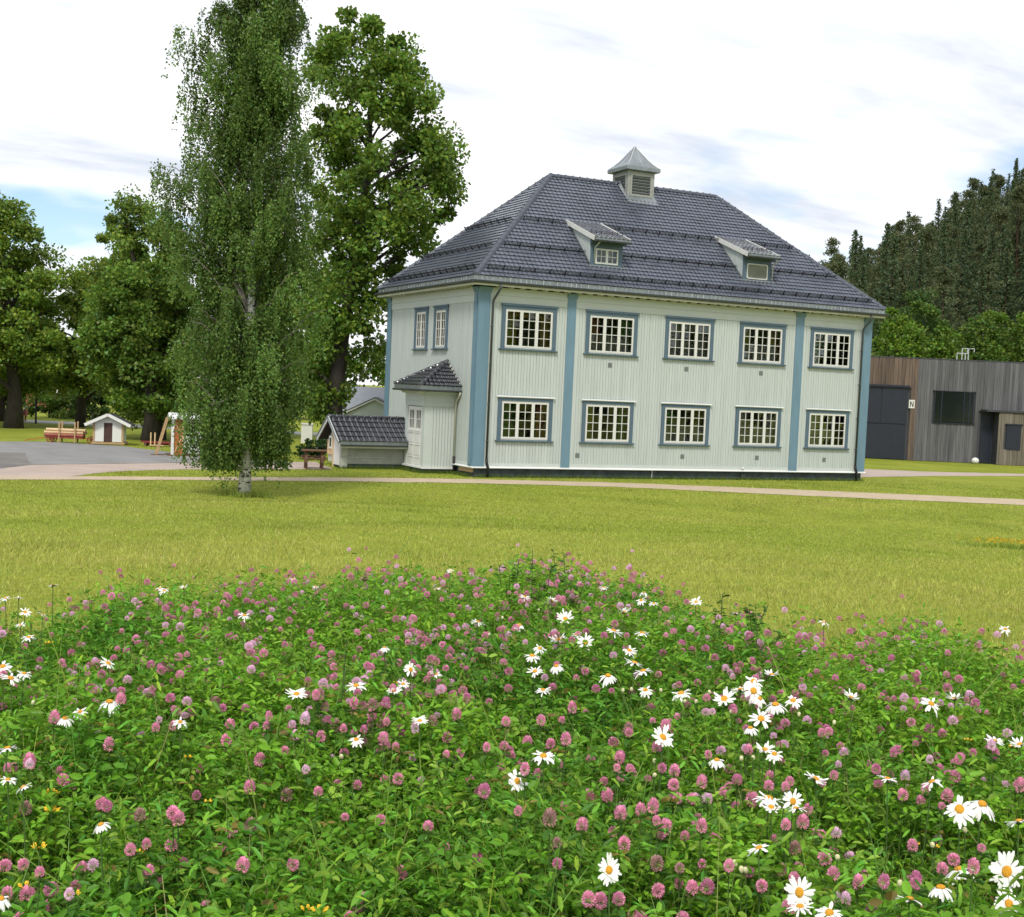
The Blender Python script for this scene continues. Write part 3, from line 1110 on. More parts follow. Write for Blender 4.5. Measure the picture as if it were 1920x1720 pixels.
# dormers with a low single-pitch roof
def dormer(cx, louvre):
    hw = 0.685
    yf, zb, zt = 0.44, 7.88, 8.80
    kk = (ZR - ZE) / run
    zroof = lambda y: ZE + (y + OV) * kk
    f = MB()
    # front panel round the opening
    ow, o0, o1 = 0.49, 8.03, 8.60
    for a, b, c, d in cells(-hw, hw, zb, zt, [(-ow, ow, o0, o1)]):
        f.box(cx + a, cx + b, yf, yf + 0.05, c, d)
    f.box(cx - hw - 0.06, cx + hw + 0.10, yf - 0.14, yf - 0.001, zt - 0.02, zt + 0.05)
    root = f.build("dormer", "blue_grey_paint", house)
    slope = (9.80 - 8.97) / (2.42 - 0.08)
    rz = lambda y: 8.97 + (y - 0.08) * slope
    # cheeks: vertical boards cut to the two slopes
    for s in (-1, 1):
        mb = MB()
        x0 = cx + s * hw
        y = yf + 0.05
        ys = []
        while y < 2.30:
            ys.append(y)
            y += 0.11
        for a in ys:
            b = a + 0.103
            z0a, z0b, z1a, z1b = zroof(a) - 0.05, zroof(b) - 0.05, rz(a) - 0.06, rz(b) - 0.06
            if z1a <= z0a:
                continue
            z1b = max(z1b, z0b + 0.001)
            mb.prism([(a, z0a), (b, z0b), (b, z1b), (a, z1a)], 0, x0 - 0.02, x0 + 0.02)
        mb.build("dormer_cheek", "pale_paint", root)
        # step flashing along the cheek and bargeboard above
        MB().bar((x0 + s * 0.03, yf - 0.02, zroof(yf) + 0.06), (x0 + s * 0.03, 2.38, zroof(2.38) + 0.03), 0.03, 0.10).build("flashing", "zinc", root)
        MB().bar((x0 + s * 0.09, 0.06, rz(0.06) - 0.045), (x0 + s * 0.09, 2.40, rz(2.40) - 0.03), 0.03, 0.17).build("bargeboard", "white_paint", root)
    # roof slab and tiles
    mb = MB()
    x0, x1 = cx - hw - 0.075, cx + hw + 0.075
    mb.add([(x0, 0.08, 8.93), (x1, 0.08, 8.93), (x1, 2.45, rz(2.45) - 0.04), (x0, 2.45, rz(2.45) - 0.04),
            (x0, 0.08, 8.965), (x1, 0.08, 8.965), (x1, 2.45, rz(2.45) - 0.01), (x0, 2.45, rz(2.45) - 0.01)],
           [(0, 3, 2, 1), (4, 5, 6, 7), (0, 1, 5, 4), (1, 2, 6, 5), (2, 3, 7, 6), (3, 0, 4, 7)])
    dr = mb.build("dormer_roof", "roof_deck", root)
    L = math.hypot(2.42 - 0.04, (2.42 - 0.04) * slope)
    vd = np.array([0, 1, slope]) / math.hypot(1, slope)
    nd = np.array([0, -slope, 1]) / math.hypot(1, slope)
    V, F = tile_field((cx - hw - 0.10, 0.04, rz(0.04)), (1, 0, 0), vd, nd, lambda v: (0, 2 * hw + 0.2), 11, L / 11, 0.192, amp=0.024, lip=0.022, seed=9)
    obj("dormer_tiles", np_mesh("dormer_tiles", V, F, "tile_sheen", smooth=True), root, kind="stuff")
    mb = MB()
    q0, q1 = 0.04 + 0.5 * vd[1], rz(0.04) + 0.5 * vd[2]
    for h in (0.07, 0.12):
        mb.bar((cx - hw, q0, q1 + h), (cx + hw, q0, q1 + h), 0.012, 0.012)
    for i in range(7):
        xx = cx - hw + i * 2 * hw / 6
        mb.bar((xx, q0, q1), (xx, q0, q1 + 0.16), 0.02, 0.02)
    mb.build("snow_rail", "iron", root)
    MB().box(cx - hw - 0.06, cx + hw + 0.08, 0.03, 0.05, 8.86, 8.985).build("eave_flashing", "zinc", root)
    MB().prism([(0.03 + u * 0.8, 8.87 + w * 0.8) for u, w in gp], 0, cx - hw - 0.08, cx + hw + 0.10).build("gutter", "zinc_dark", root)
    MB().box(cx - hw - 0.10, cx + hw + 0.12, yf - 0.06, yf - 0.001, zb - 0.06, zb + 0.09).build("apron_flashing", "zinc", root)
    side = -1 if not louvre else 1
    xx = cx + side * (hw - (0.13 if not louvre else -0.03))
    MB().tube([(xx, 0.0, 8.82), (xx, 0.12, 8.74), (xx, yf - 0.06, 8.62), (xx, yf - 0.06, 8.02)], 0.024, 8).build("downpipe", "white_paint" if louvre else "cream_board", root, True)
    zc_ = (o0 + o1) / 2
    if louvre:
        mb = MB()
        pts = []
        for qx, qz, a0 in ((ow - 0.05, 0.235, 0), (-ow + 0.05, 0.235, 90), (-ow + 0.05, -0.235, 180), (ow - 0.05, -0.235, 270)):
            for k in range(4):
                a = R(a0 + k * 30)
                pts.append((cx + qx + 0.07 * math.cos(a), zc_ + qz + 0.07 * math.sin(a)))
        n = len(pts)
        ins = [(cx + (px_ - cx) * 0.91, zc_ + (pz - zc_) * 0.86) for px_, pz in pts]
        vs = [(a, yf - 0.02, b) for a, b in pts] + [(a, yf - 0.02, b) for a, b in ins] + [(a, yf + 0.03, b) for a, b in pts] + [(a, yf + 0.03, b) for a, b in ins]
        fs = []
        for i in range(n):
            j = (i + 1) % n
            fs += [(i, j, n + j, n + i), (2 * n + i, 2 * n + j, j, i), (n + i, n + j, 3 * n + j, 3 * n + i)]
        mb.add(vs, fs).build("louvre_frame", "white_paint", root)
        mb = MB()
        z = o0 + 0.05
        while z < o1 - 0.05:
            mb.bar((cx - ow + 0.02, yf + 0.02, z), (cx + ow - 0.02, yf + 0.02, z), 0.036, 0.008, (0, 0.7, 0.7))
            z += 0.038
        mb.box(cx - ow, cx + ow, yf + 0.045, yf + 0.05, o0, o1)
        mb.build("louvre_blades", "shed_grey", root)
    else:
        mb = MB()
        mb.box(cx - ow, cx + ow, yf - 0.02, yf + 0.03, o0, o0 + 0.06).box(cx - ow, cx + ow, yf - 0.02, yf + 0.03, o1 - 0.06, o1)
        for a in (-ow, -0.05, ow - 0.06):
            w = 0.10 if a == -0.05 else 0.06
            mb.box(cx + a, cx + a + w, yf - 0.022, yf + 0.03, o0 + 0.06, o1 - 0.06)
        for s in (-1, 1):
            m0 = cx + s * 0.24
            mb.box(m0 - 0.012, m0 + 0.012, yf - 0.01, yf + 0.02, o0 + 0.06, o1 - 0.06)
            mb.box(m0 - 0.19, m0 + 0.19, yf - 0.008, yf + 0.018, zc_ - 0.012, zc_ + 0.012)
        mb.build("window_frame", "white_paint", root)
        pm = MB().box(-0.092, 0.092, -0.002, 0.002, -0.112, 0.112).mesh("pane", "glass")
        for s in (-1, 1):
            for t in (-1, 1):
                for w in (-1, 1):
                    obj("pane", pm, root, (cx + s * 0.24 + t * 0.102, yf + 0.005, zc_ + w * 0.117), (random.gauss(0, 0.01), 0, random.gauss(0, 0.01)))
        MB().box(cx - 0.5, cx + 0.5, yf + 0.25, yf + 0.27, o0 - 0.05, o1 + 0.05).build("blind", "louvre_grey", root)
    return root


dormer(5.345, False)
dormer(12.30, True)

# louvred ventilation turret on the ridge
tx, ty, hw = 8.85, WY / 2, 0.63
kk = (ZR - ZE) / run
mb = MB()
for s in (-1, 1):
    for a, b, c, d in cells(-hw, hw, 10.6, 12.42, [(-0.44, 0.44, 11.42, 12.16)]):
        if s < 0:
            mb.box(tx + a, tx + b, ty - hw, ty - hw + 0.04, c, d)
        else:
            mb.box(tx + a, tx + b, ty + hw - 0.04, ty + hw, c, d)
    for a, b, c, d in cells(-hw + 0.04, hw - 0.04, 10.6, 12.42, [(-0.44, 0.44, 11.42, 12.16)]):
        mb.box(tx + s * (hw - 0.02) - 0.02, tx + s * (hw - 0.02) + 0.02, ty + a, ty + b, c, d)
for s in (-1, 1):     # raised border round each opening
    for (z0, z1) in ((11.33, 11.415), (12.165, 12.25)):
        mb.box(tx - 0.52, tx + 0.52, ty + s * (hw + 0.012) - 0.011, ty + s * (hw + 0.012) + 0.011, z0, z1)
        mb.box(tx + s * (hw + 0.012) - 0.011, tx + s * (hw + 0.012) + 0.011, ty - 0.52, ty + 0.52, z0, z1)
    for q in (-1, 1):
        mb.box(tx + q * 0.48 - 0.04, tx + q * 0.48 + 0.04, ty + s * (hw + 0.010) - 0.010, ty + s * (hw + 0.010) + 0.010, 11.416, 12.164)
        mb.box(tx + s * (hw + 0.010) - 0.010, tx + s * (hw + 0.010) + 0.010, ty + q * 0.48 - 0.04, ty + q * 0.48 + 0.04, 11.416, 12.164)
MATS["zinc_body"] = MATS["zinc"]
mat("zinc_matt", (0.34, 0.35, 0.32), 0.6, 0.12, 2.5, metal=0.25)
turret = mb.build("ventilation_turret", "zinc_matt", house)
slat_f = MB().bar((-0.44, 0, 0), (0.44, 0, 0), 0.11, 0.014, (0, 0.62, 0.78)).mesh("louvre_slat", "louvre_grey")
slat_b = MB().bar((-0.44, 0, 0), (0.44, 0, 0), 0.11, 0.014, (0, -0.62, 0.78)).mesh("louvre_slat", "louvre_grey")
for k in range(6):
    z = 11.48 + k * 0.125
    obj("louvre_slat", slat_f, turret, (tx, ty - hw + 0.05, z))
    obj("louvre_slat", slat_f, turret, (tx, ty + hw - 0.05, z), (0, 0, math.pi))
    obj("louvre_slat", slat_f, turret, (tx - hw + 0.05, ty, z), (0, 0, R(-90)))
    obj("louvre_slat", slat_f, turret, (tx + hw - 0.05, ty, z), (0, 0, R(90)))
MB().box(tx - 0.45, tx + 0.45, ty - 0.45, ty + 0.45, 11.0, 12.4).build("turret_core", "iron", turret)
# bell-cast cap
mb = MB()
prof = [(0.78, 12.36), (0.80, 12.38), (0.80, 12.52), (0.76, 12.545), (0.60, 12.68), (0.44, 12.86), (0.28, 13.08), (0.14, 13.28), (0.05, 13.40), (0.03, 13.46)]
vs, fs = [], []
for r_, z in prof:
    for a, b in ((-1, -1), (1, -1), (1, 1), (-1, 1)):
        vs.append((tx + a * r_, ty + b * r_, z))
for i in range(len(prof) - 1):
    for k in range(4):
        fs.append((4 * i + k, 4 * i + (k + 1) % 4, 4 * i + 4 + (k + 1) % 4, 4 * i + 4 + k))
fs += [(3, 2, 1, 0), tuple(4 * (len(prof) - 1) + k for k in range(4))]
cap = mb.add(vs, fs).build("turret_cap", "zinc", turret)
mb = MB()
for a, b in ((-1, -1), (1, -1), (1, 1), (-1, 1)):
    mb.tube([(tx + a * (r_ + 0.004), ty + b * (r_ + 0.004), z + 0.004) for r_, z in prof[3:]], 0.016, 5)
for s in (-1, 1):
    mb.tube([(tx + 0.1 * s * 0, ty + s * (r_ + 0.004), z + 0.004) for r_, z in prof[3:8]], 0.010, 4)
    mb.tube([(tx + s * (r_ + 0.004), ty, z + 0.004) for r_, z in prof[3:8]], 0.010, 4)
mb.build("cap_seams", "galv", turret)
# flared flashing skirt on both slopes
mb = MB()
for s in (-1, 1):
    yb = ty + s * 0.93
    zb_ = ZR - 0.93 * kk + 0.06
    ym = ty + s * (hw + 0.02)
    zm = zb_ + 0.30
    mb.add([(tx - hw - 0.10, yb, zb_), (tx + hw + 0.10, yb, zb_), (tx + hw + 0.01, ym, zm), (tx - hw - 0.01, ym, zm)], [(0, 1, 2, 3)])
    for q in (-1, 1):
        mb.add([(tx + q * (hw + 0.10), yb, zb_), (tx + q * (hw + 0.01), ym, zm), (tx + q * (hw + 0.01), ty, ZR + 0.16), (tx + q * (hw + 0.16), ty, ZR + 0.07)], [(0, 1, 2, 3)])
mb.build("skirt_flashing", "zinc", turret)

# ------------------------------------------------------------------ porch on the end wall
PX, PY0, PY1 = -1.24, 1.70, 3.62
mb = MB()
mb.box(PX + 0.03, 0.03, PY0 + 0.03, PY1 - 0.03, -0.2, 0.17)
porch = mb.build("porch", "plinth_stone", house)
mb = MB()
mb.box(PX + 0.02, 0.0, PY0 + 0.02, PY0 + 0.08, 0.17, 2.95)
mb.box(PX + 0.02, 0.0, PY1 - 0.08, PY1 - 0.02, 0.17, 2.95)
DY0, DY1 = 1.98, 3.36
for a, b, c, d in cells(PY0 + 0.081, PY1 - 0.081, 0.17, 2.95, [(DY0, DY1, 0.2, 2.44)]):
    mb.box(PX + 0.02, PX + 0.08, a, b, c, d)
mb.build("porch_wall", "pale_trim", porch)
mb = MB()
for a, b, c, d in boards(PX + 0.34, -0.06, 0.24, 2.44, 0.125, 0.03, []):
    mb.box(a, b, PY0 - 0.012, PY0 + 0.02, c, d)
mb.build("porch_boards", "pale_trim", porch)
mb = MB()
mb.box(PX, PX + 0.33, PY0 - 0.004, PY0 + 0.02, 0.24, 2.44)
mb.box(PX, 0.0, PY0 - 0.02, PY0 + 0.02, 2.445, 2.62)
mb.box(PX, 0.0, PY0 - 0.03, PY0 + 0.02, 2.625, 2.90)
mb.box(PX - 0.004, PX + 0.02, PY0, PY0 + 0.27, 0.24, 2.44)
mb.box(PX - 0.004, PX + 0.02, PY1 - 0.25, PY1, 0.24, 2.44)
mb.box(PX - 0.02, PX + 0.02, PY0 + 0.021, PY1, 2.445, 2.62)
mb.box(PX - 0.03, PX + 0.02, PY0 + 0.021, PY1, 2.625, 2.90)
mb.build("porch_trim", "pale_trim", porch)
mb = MB()
mb.box(PX - 0.07, 0.0, PY0 - 0.07, PY0 + 0.03, 0.165, 0.235)
mb.box(PX - 0.072, PX + 0.03, PY0 + 0.031, PY1 + 0.05, 0.167, 0.233)
mb.build("porch_drip_board", "drip_white", porch)
# double door: leaves with glazed tops and raised panels
for k, (a, b) in enumerate(((DY0 + 0.02, (DY0 + DY1) / 2 - 0.005), ((DY0 + DY1) / 2 + 0.005, DY1 - 0.02))):
    mb = MB()
    wl = b - a
    holes = [(a + 0.13, b - 0.13, 1.62, 2.28)]
    for u0, u1, c, d in cells(a, b, 0.21, 2.42, holes):
        mb.box(PX + 0.015, PX + 0.06, u0, u1, c, d)
    mb.box(PX - 0.005, PX + 0.014, a + 0.08, b - 0.08, 1.50, 1.56)
    for z0, z1 in ((1.08, 1.42), (0.62, 0.98), (0.28, 0.52)):
        mb.prism([(a + 0.12, z0), (b - 0.12, z0), (b - 0.12, z1), (a + 0.12, z1)], 0, PX + 0.001, PX + 0.014)
        mb.box(PX - 0.012, PX + 0.014, a + 0.09, b - 0.09, z1 + 0.012, z1 + 0.04)
    dl = mb.build("door", "white_paint", porch)
    mb = MB()
    for i in (1, 2):
        yy = a + 0.13 + (wl - 0.26) * i / 3
        mb.box(PX + 0.012, PX + 0.045, yy - 0.014, yy + 0.014, 1.62, 2.28)
    mb.box(PX + 0.010, PX + 0.046, a + 0.13, b - 0.13, 1.935, 1.965)
    mb.build("glazing_bar", "white_paint", porch)
    MB().box(PX + 0.030, PX + 0.034, a + 0.125, b - 0.125, 1.615, 2.285).build("door_glass", "glass", porch)
    MB().box(PX + 0.16, PX + 0.17, a, b, 1.5, 2.4).build("door_curtain", "curtain_grey", porch)
MB().box(PX + 0.4, -0.02, PY0 + 0.1, PY1 - 0.1, 0.2, 0.24).build("porch_floor", "room_floor", porch)
# half-pyramid roof against the wall
ax, ay, az = 0.0, 2.66, 4.12
ex0, ey0, ey1, ez = -1.58, 1.32, 4.0, 3.20
mb = MB()
mb.add([(ex0, ey0, ez), (-0.001, ey0, ez), (-0.001, ay, az), (ex0, ey1, ez), (-0.001, ey1, ez)], [(0, 1, 2), (3, 0, 2), (4, 3, 2), (1, 0, 3, 4)])
proof = mb.build("porch_roof", "roof_deck", porch)


def porch_tiles(O, u, e2, width, lim, rows, seed):
    O, u = np.array(O, float), np.array(u, float)
    apex = np.array([ax, ay, az])
    # slope direction: from the eave line to the apex, perpendicular to the eave
    w = apex - O
    vd = w - u * np.dot(w, u)
    S = np.linalg.norm(vd)
    vd = vd / S
    nd = np.cross(u, vd)
    if nd[2] < 0:
        nd = -nd
    V, F = tile_field(O + nd * 0.004, u, vd, nd, lambda v: lim(v / S), rows, S / rows, 0.19, amp=0.042, seed=seed)
    obj("porch_tiles", np_mesh("porch_tiles", V, F, "tile_dark", smooth=True), porch, kind="stuff")


wf = -ex0
porch_tiles((ex0, ey0, ez), (1, 0, 0), None, wf, lambda t: (t * wf, wf), 7, 21)
wl = ey1 - ey0
porch_tiles((ex0, ey1, ez), (0, -1, 0), None, wl, lambda t: (t * (ey1 - ay), wl - t * (ay - ey0)), 7, 22)
porch_tiles((0, ey1, ez), (-1, 0, 0), None, wf, lambda t: (0, wf * (1 - t)), 7, 23)
rts = half_tube_tile(0.30, 0.10, 0.085)
ridge_line((ex0, ey0, ez), (ax, ay, az), porch, rts, 0.28, 0.02)
ridge_line((ex0, ey1, ez), (ax, ay, az), porch, rts, 0.28, 0.02)
MB().bar((-0.02, ey0, ez + 0.03), (-0.02, ay, az + 0.04), 0.04, 0.05).build("roof_flashing", "cream_board", porch)
mb = MB()
mb.box(ex0 - 0.01, 0.0, ey0 - 0.012, ey0 + 0.01, ez - 0.15, ez - 0.004)
mb.box(ex0 - 0.012, ex0 + 0.01, ey0 + 0.011, ey1, ez - 0.15, ez - 0.004)
for i in range(8):
    xx = ex0 + 0.1 + i * 0.19
    mb.box(xx, xx + 0.014, ey0 - 0.022, ey0 - 0.013, ez - 0.145, ez - 0.01)
mb.build("eave_flashing", "zinc", porch)
MB().prism([(ey0 + u * 0.8, ez - 0.14 + w * 0.8) for u, w in gp], 0, ex0 - 0.05, 0.0).build("gutter", "zinc_dark", porch)
MB().prism([(ex0 + u * 0.8, ez - 0.138 + w * 0.8) for u, w in gp], 1, ey0 - 0.10, ey1).build("gutter", "zinc_dark", porch)
mb = MB()   # cove cornice
mb.prism([(PY0 - 0.03, 2.90), (PY0 - 0.10, 2.96), (PY0 - 0.30, 3.05), (PY0 - 0.36, 3.06), (PY0 + 0.02, 3.06), (PY0 + 0.02, 2.90)], 0, PX - 0.32, 0.0)
mb.prism([(PX - 0.03, 2.90), (PX - 0.10, 2.96), (PX - 0.28, 3.05), (PX - 0.33, 3.058), (PX + 0.02, 3.058), (PX + 0.02, 2.90)], 1, PY0 - 0.3, PY1 + 0.3)
mb.build("cornice", "pale_trim", porch)
p = MB().tube([(-0.06, ey0 - 0.08, ez - 0.2), (-0.06, ey0 + 0.02, ez - 0.34), (-0.06, PY0 - 0.09, ez - 0.55), (-0.06, PY0 - 0.09, 0.62)], 0.038, 8).build("porch_downpipe", "cream_board", porch, True)
MB().tube([(-0.06, PY0 - 0.09, 0.64), (-0.05, PY0 - 0.11, 0.35), (-0.05, PY0 - 0.11, -0.02)], 0.048, 8).build("porch_pipe_boot", "black_pipe", porch, True)

# ------------------------------------------------------------------ cellar shed beside the porch
shed = thing("cellar_shed", "low pale shed with black pantiled gable roof next to the porch", "shed")
SX0, SX1, SY0, SY1 = -3.68, -1.0, 3.70, 5.45
RY, RZ_, EZ = 4.575, 1.86, 1.02
mb = MB()
mb.box(SX0 + 0.2, SX1, SY0 + 0.06, SY1, -0.1, 0.17)
mb.build("plinth", "plinth_stone", shed)
mb = MB()
mb.box(SX0 + 0.04, SX1, SY0 + 0.03, SY1 - 0.03, 0.17, 1.0)
mb.prism([(SY0 + 0.03, 1.0), (SY1 - 0.03, 1.0), (RY, 1.78)], 0, SX0 + 0.04, SX1)
mb.build("wall", "shed_wall", shed)
mb = MB()
for a, b, c, d in boards(SX0 + 0.22, SX1, 0.43, 1.0, 0.09, 0.006, []):
    mb.box(a, b, SY0 + 0.005, SY0 + 0.03, c, d)
mb.build("wall_boards", "shed_grey", shed, kind="stuff")
MB().box(SX0 + 0.22, SX1, SY0 + 0.02, SY0 + 0.031, 0.18, 0.40).build("lower_board", "shed_grey", shed)
MB().prism([(SY0 - 0.03, 0.40), (SY0 + 0.03, 0.40), (SY0 + 0.03, 0.44), (SY0 - 0.01, 0.43)], 0, SX0 - 0.02, SX1).build("drip_strip", "shed_wall", shed)
for a in (SX0, ):
    MB().box(a - 0.02, a + 0.22, SY0 - 0.02, SY0 + 0.03, -0.02, 0.395).build("corner_post", "shed_wall", shed)
    MB().box(a - 0.02, a + 0.22, SY0 - 0.01, SY0 + 0.03, 0.445, 1.0).build("corner_board", "shed_wall", shed)
MB().box(SX0 - 0.015, SX0 + 0.04, SY0 + 0.18, RY + 0.05, 0.10, 1.42).build("door", "white_paint", shed)
MB().box(SX0 - 0.025, SX0 + 0.04, SY0 + 0.035, SY0 + 0.17, -0.02, 1.15).build("door_post", "shed_wall", shed)
MB().box(SX0 - 0.025, SX0 + 0.04, RY + 0.06, RY + 0.18, -0.02, 1.62).build("door_post", "new_wood", shed)
f = MB().box(SX0 - 0.03, SX0 + 0.04, RY + 0.24, RY + 0.62, 0.66, 1.14).build("window", "white_paint", shed)
MB().box(SX0 - 0.034, SX0 - 0.031, RY + 0.33, RY + 0.52, 0.74, 1.06).build("pane", "dark_glass", f)
MB().box(SX0 - 0.012, SX0 + 0.039, RY + 0.19, SY1 - 0.03, 0.44, 1.0).build("gable_panel", "new_wood", shed)
mb = MB()
ov2 = 0.42
kk2 = (RZ_ - EZ) / (RY - (SY0 - ov2))
for s in (-1, 1):
    ye = RY + s * (RY - (SY0 - ov2))
    mb.add([(SX0 - 0.28, RY, RZ_), (SX1 + 0.05, RY, RZ_), (SX1 + 0.05, ye, EZ), (SX0 - 0.28, ye, EZ),
            (SX0 - 0.28, RY, RZ_ - 0.05), (SX1 + 0.05, RY, RZ_ - 0.05), (SX1 + 0.05, ye, EZ - 0.05), (SX0 - 0.28, ye, EZ - 0.05)],
           [(0, 1, 2, 3), (7, 6, 5, 4), (0, 3, 7, 4), (1, 5, 6, 2), (3, 2, 6, 7)])
sroof = mb.build("roof", "roof_deck", shed)
# 5 x 13 tiles one by one
SLn = math.hypot(RY - (SY0 - ov2), RZ_ - EZ)
vd = np.array([0, RY - (SY0 - ov2), RZ_ - EZ]) / SLn
nd = np.array([0, -vd[2], vd[1]])
tw, te = (SX1 + 0.02 - (SX0 - 0.20)) / 13, SLn / 5
V, F = tile_field((0, 0, 0), (1, 0, 0), vd, nd, lambda v: (0, tw), 1, te, tw, amp=0.055, lip=0.030)
tme = np_mesh("roof_tile", V, F, "tile_dark", smooth=True)
for s in (-1, 1):
    for r_ in range(5):
        for c in range(13):
            p = np.array([SX0 - 0.20 + c * tw, SY0 - ov2, EZ]) + vd * te * r_ + nd * 0.012
            if s < 0:
                obj("roof_tile", tme, sroof, p, (random.gauss(0, 0.012), random.gauss(0, 0.012), random.gauss(0, 0.006)))
            else:
                obj("roof_tile", tme, sroof, (SX1 + 0.02 - c * tw, 2 * RY - p[1], p[2]), (0, 0, math.pi))
ridge_line((SX0 - 0.26, RY, RZ_), (SX1 + 0.03, RY, RZ_), sroof, rts, 0.28, 0.02)
for xx in (SX0 - 0.29, SX1 + 0.06):
    for s in (-1, 1):
        ye = RY + s * (RY - (SY0 - ov2) + 0.02)
        MB().bar((xx, RY, RZ_ - 0.02), (xx, ye, EZ - 0.05), 0.03, 0.15).build("bargeboard", "pale_trim", shed)
        MB().bar((xx - 0.02 * (1 if xx < -2 else -1), RY, RZ_ + 0.045), (xx - 0.02 * (1 if xx < -2 else -1), ye, EZ + 0.015), 0.06, 0.03).build("barge_cap", "zinc", shed)
mb = MB()
mb.box(SX0 - 0.2, SX1 + 0.04, SY0 - ov2 - 0.012, SY0 - ov2 + 0.005, EZ - 0.13, EZ + 0.01)
for i in range(14):
    xx = SX0 - 0.2 + i * tw
    mb.box(xx, xx + 0.012, SY0 - ov2 - 0.02, SY0 - ov2 - 0.0125, EZ - 0.125, EZ)
mb.build("eave_flashing", "zinc", shed)
MB().prism([(SY0 - ov2 + u * 0.6, EZ - 0.11 + w * 0.6) for u, w in gp], 0, SX0 - 0.2, SX1 + 0.04).build("gutter", "zinc_dark", shed)
MB().box(SX0 - 0.15, SX1, SY0 - ov2 + 0.03, SY0 - ov2 + 0.06, EZ - 0.24, EZ - 0.16).build("fascia_board", "shed_wall", shed)

# picnic bench beside the shed
pb = thing("picnic_bench", "brown wooden picnic bench at the gable of the small tiled shed", "bench", (-4.75, 3.1, 0), R(-14))
MB().box(-0.62, 0.28, -0.32, 0.32, 0.66, 0.70).build("table_top", "brown_wood", pb)
MB().box(-0.62, 0.28, -0.68, -0.46, 0.40, 0.44).build("seat", "brown_wood", pb)
MB().box(-0.62, 0.28, 0.46, 0.68, 0.40, 0.44).build("seat", "brown_wood", pb)
for xx in (-0.45, 0.12):
    for s in (-1, 1):
        MB().bar((xx, s * 0.12, 0.66), (xx, s * 0.42, 0.0), 0.05, 0.09, (1, 0, 0)).build("leg", "brown_wood", pb)
    MB().box(xx + 0.026, xx + 0.066, -0.66, 0.66, 0.33, 0.40).build("crossbar", "brown_wood", pb)

# ------------------------------------------------------------------ dark plank building behind the house
pbld = thing("plank_building", "flat-roofed building clad in dark weathered vertical planks beside the pale house", "building")
A0 = np.array([36.2, 16.2])
GD = RGT                                              # long grey face runs across the view
GN = np.array([-GD[1], GD[0]])                        # away from the viewer
BD = unit(-RGT + 0.09 * FWD)                          # brown face, turning back a little towards the house
BN = np.array([-BD[1], BD[0]]) * -1
WHT = 6.08


def face_box(mb, o, d, n, u0, u1, t0, t1, z0, z1):
    """box on a wall face: u along d, t outward is negative along n"""
    c = []
    for z in (z0, z1):
        for u, t in ((u0, t0), (u1, t0), (u1, t1), (u0, t1)):
            p = o + d * u + n * t
            c.append((p[0], p[1], z))
    mb.add(c, [(0, 3, 2, 1), (4, 5, 6, 7), (0, 1, 5, 4), (1, 2, 6, 5), (2, 3, 7, 6), (3, 0, 4, 7)])


mb = MB()
Lg, Lb = 16.0, 12.0
pts = [A0, A0 + GD * Lg, A0 + GD * Lg + GN * 12, A0 + BD * Lb + BN * 14, A0 + BD * Lb]
mb.prism([tuple(p + (np.mean(pts, 0) - p) * 0.012) for p in pts], 2, -0.2, WHT - 0.05)
mb.build("core", "slate_dark", pbld)


def plank_face(o, d, n, L, z1, holes, m, name, seed, wmin=0.10, wmax=0.26):
    r = random.Random(seed)
    mb = MB()
    u = 0.0
    while u < L:
        w = r.uniform(wmin, wmax)
        b = min(L, u + w)
        cuts = sorted((h[2], h[3]) for h in holes if h[0] < b - 0.01 and h[1] > u + 0.01)
        lo = 0.02
        t = -0.03 + r.uniform(-0.012, 0.006)
        for c, e in cuts:
            if c > lo:
                face_box(mb, o, d, n, u, b - 0.012, t, 0.02, lo, c)
            lo = max(lo, e)
        if lo < z1:
            face_box(mb, o, d, n, u, b - 0.012, t, 0.02, lo, z1 + r.uniform(-0.01, 0.01))
        u = b
    return mb.build(name, m, pbld, kind="stuff")


# grey face: window opening; brown face: tall door
PXM = 2374 / 75.7
wu0, wu1, wz0, wz1 = 1.05, 3.42, 2.35, 4.25
plank_face(A0, GD, GN, Lg, WHT, [(wu0, wu1, wz0, wz1), (3.90, 4.62, 0, 3.15)], "plank_grey", "grey_planks", 5)
mb = MB()
face_box(mb, A0, GD, GN, wu0 + 0.05, wu1 - 0.05, -0.005, 0.015, wz0 + 0.05, wz1 - 0.05)
w_ = mb.build("window", "dark_glass", pbld)
mb = MB()
for u in (wu0, wu0 + 0.42, wu1 - 0.62, wu1 - 0.30, wu1 - 0.05):
    face_box(mb, A0, GD, GN, u, u + 0.05, -0.03, 0.0, wz0, wz1)
face_box(mb, A0, GD, GN, wu0 - 0.1, wu1 + 0.1, -0.10, 0.0, wz0 - 0.05, wz0)
face_box(mb, A0, GD, GN, wu0, wu1, -0.03, 0.0, wz1 - 0.04, wz1)
mb.build("window_frame", "navy_steel", w_)
brown_holes = [(0.52, 6.5, 0.0, 4.35)]
plank_face(A0 + BD * 0.002, BD, BN, Lb, WHT, brown_holes, "plank_brown", "brown_planks", 6)
for k, (u0, u1, z0, z1) in enumerate(((0.54, 2.95, 0.05, 2.12), (0.54, 2.05, 2.16, 4.32), (2.09, 2.95, 2.16, 4.32))):
    mb = MB()
    face_box(mb, A0, BD, BN, u0, u1, -0.02, 0.03, z0, z1)
    mb.build("door_panel", "navy_steel", pbld)
mb = MB()
face_box(mb, A0, BD, BN, 0.45, 6.5, -0.14, -0.031, 4.34, 4.46)
mb.build("door_canopy", "navy_steel", pbld)
mb = MB()
for z in (0.45, 1.0, 1.55, 1.85):
    face_box(mb, A0, BD, BN, 2.97, 3.07, -0.06, -0.02, z, z + 0.14)
mb.build("door_hinge", "galv", pbld)
mb = MB()
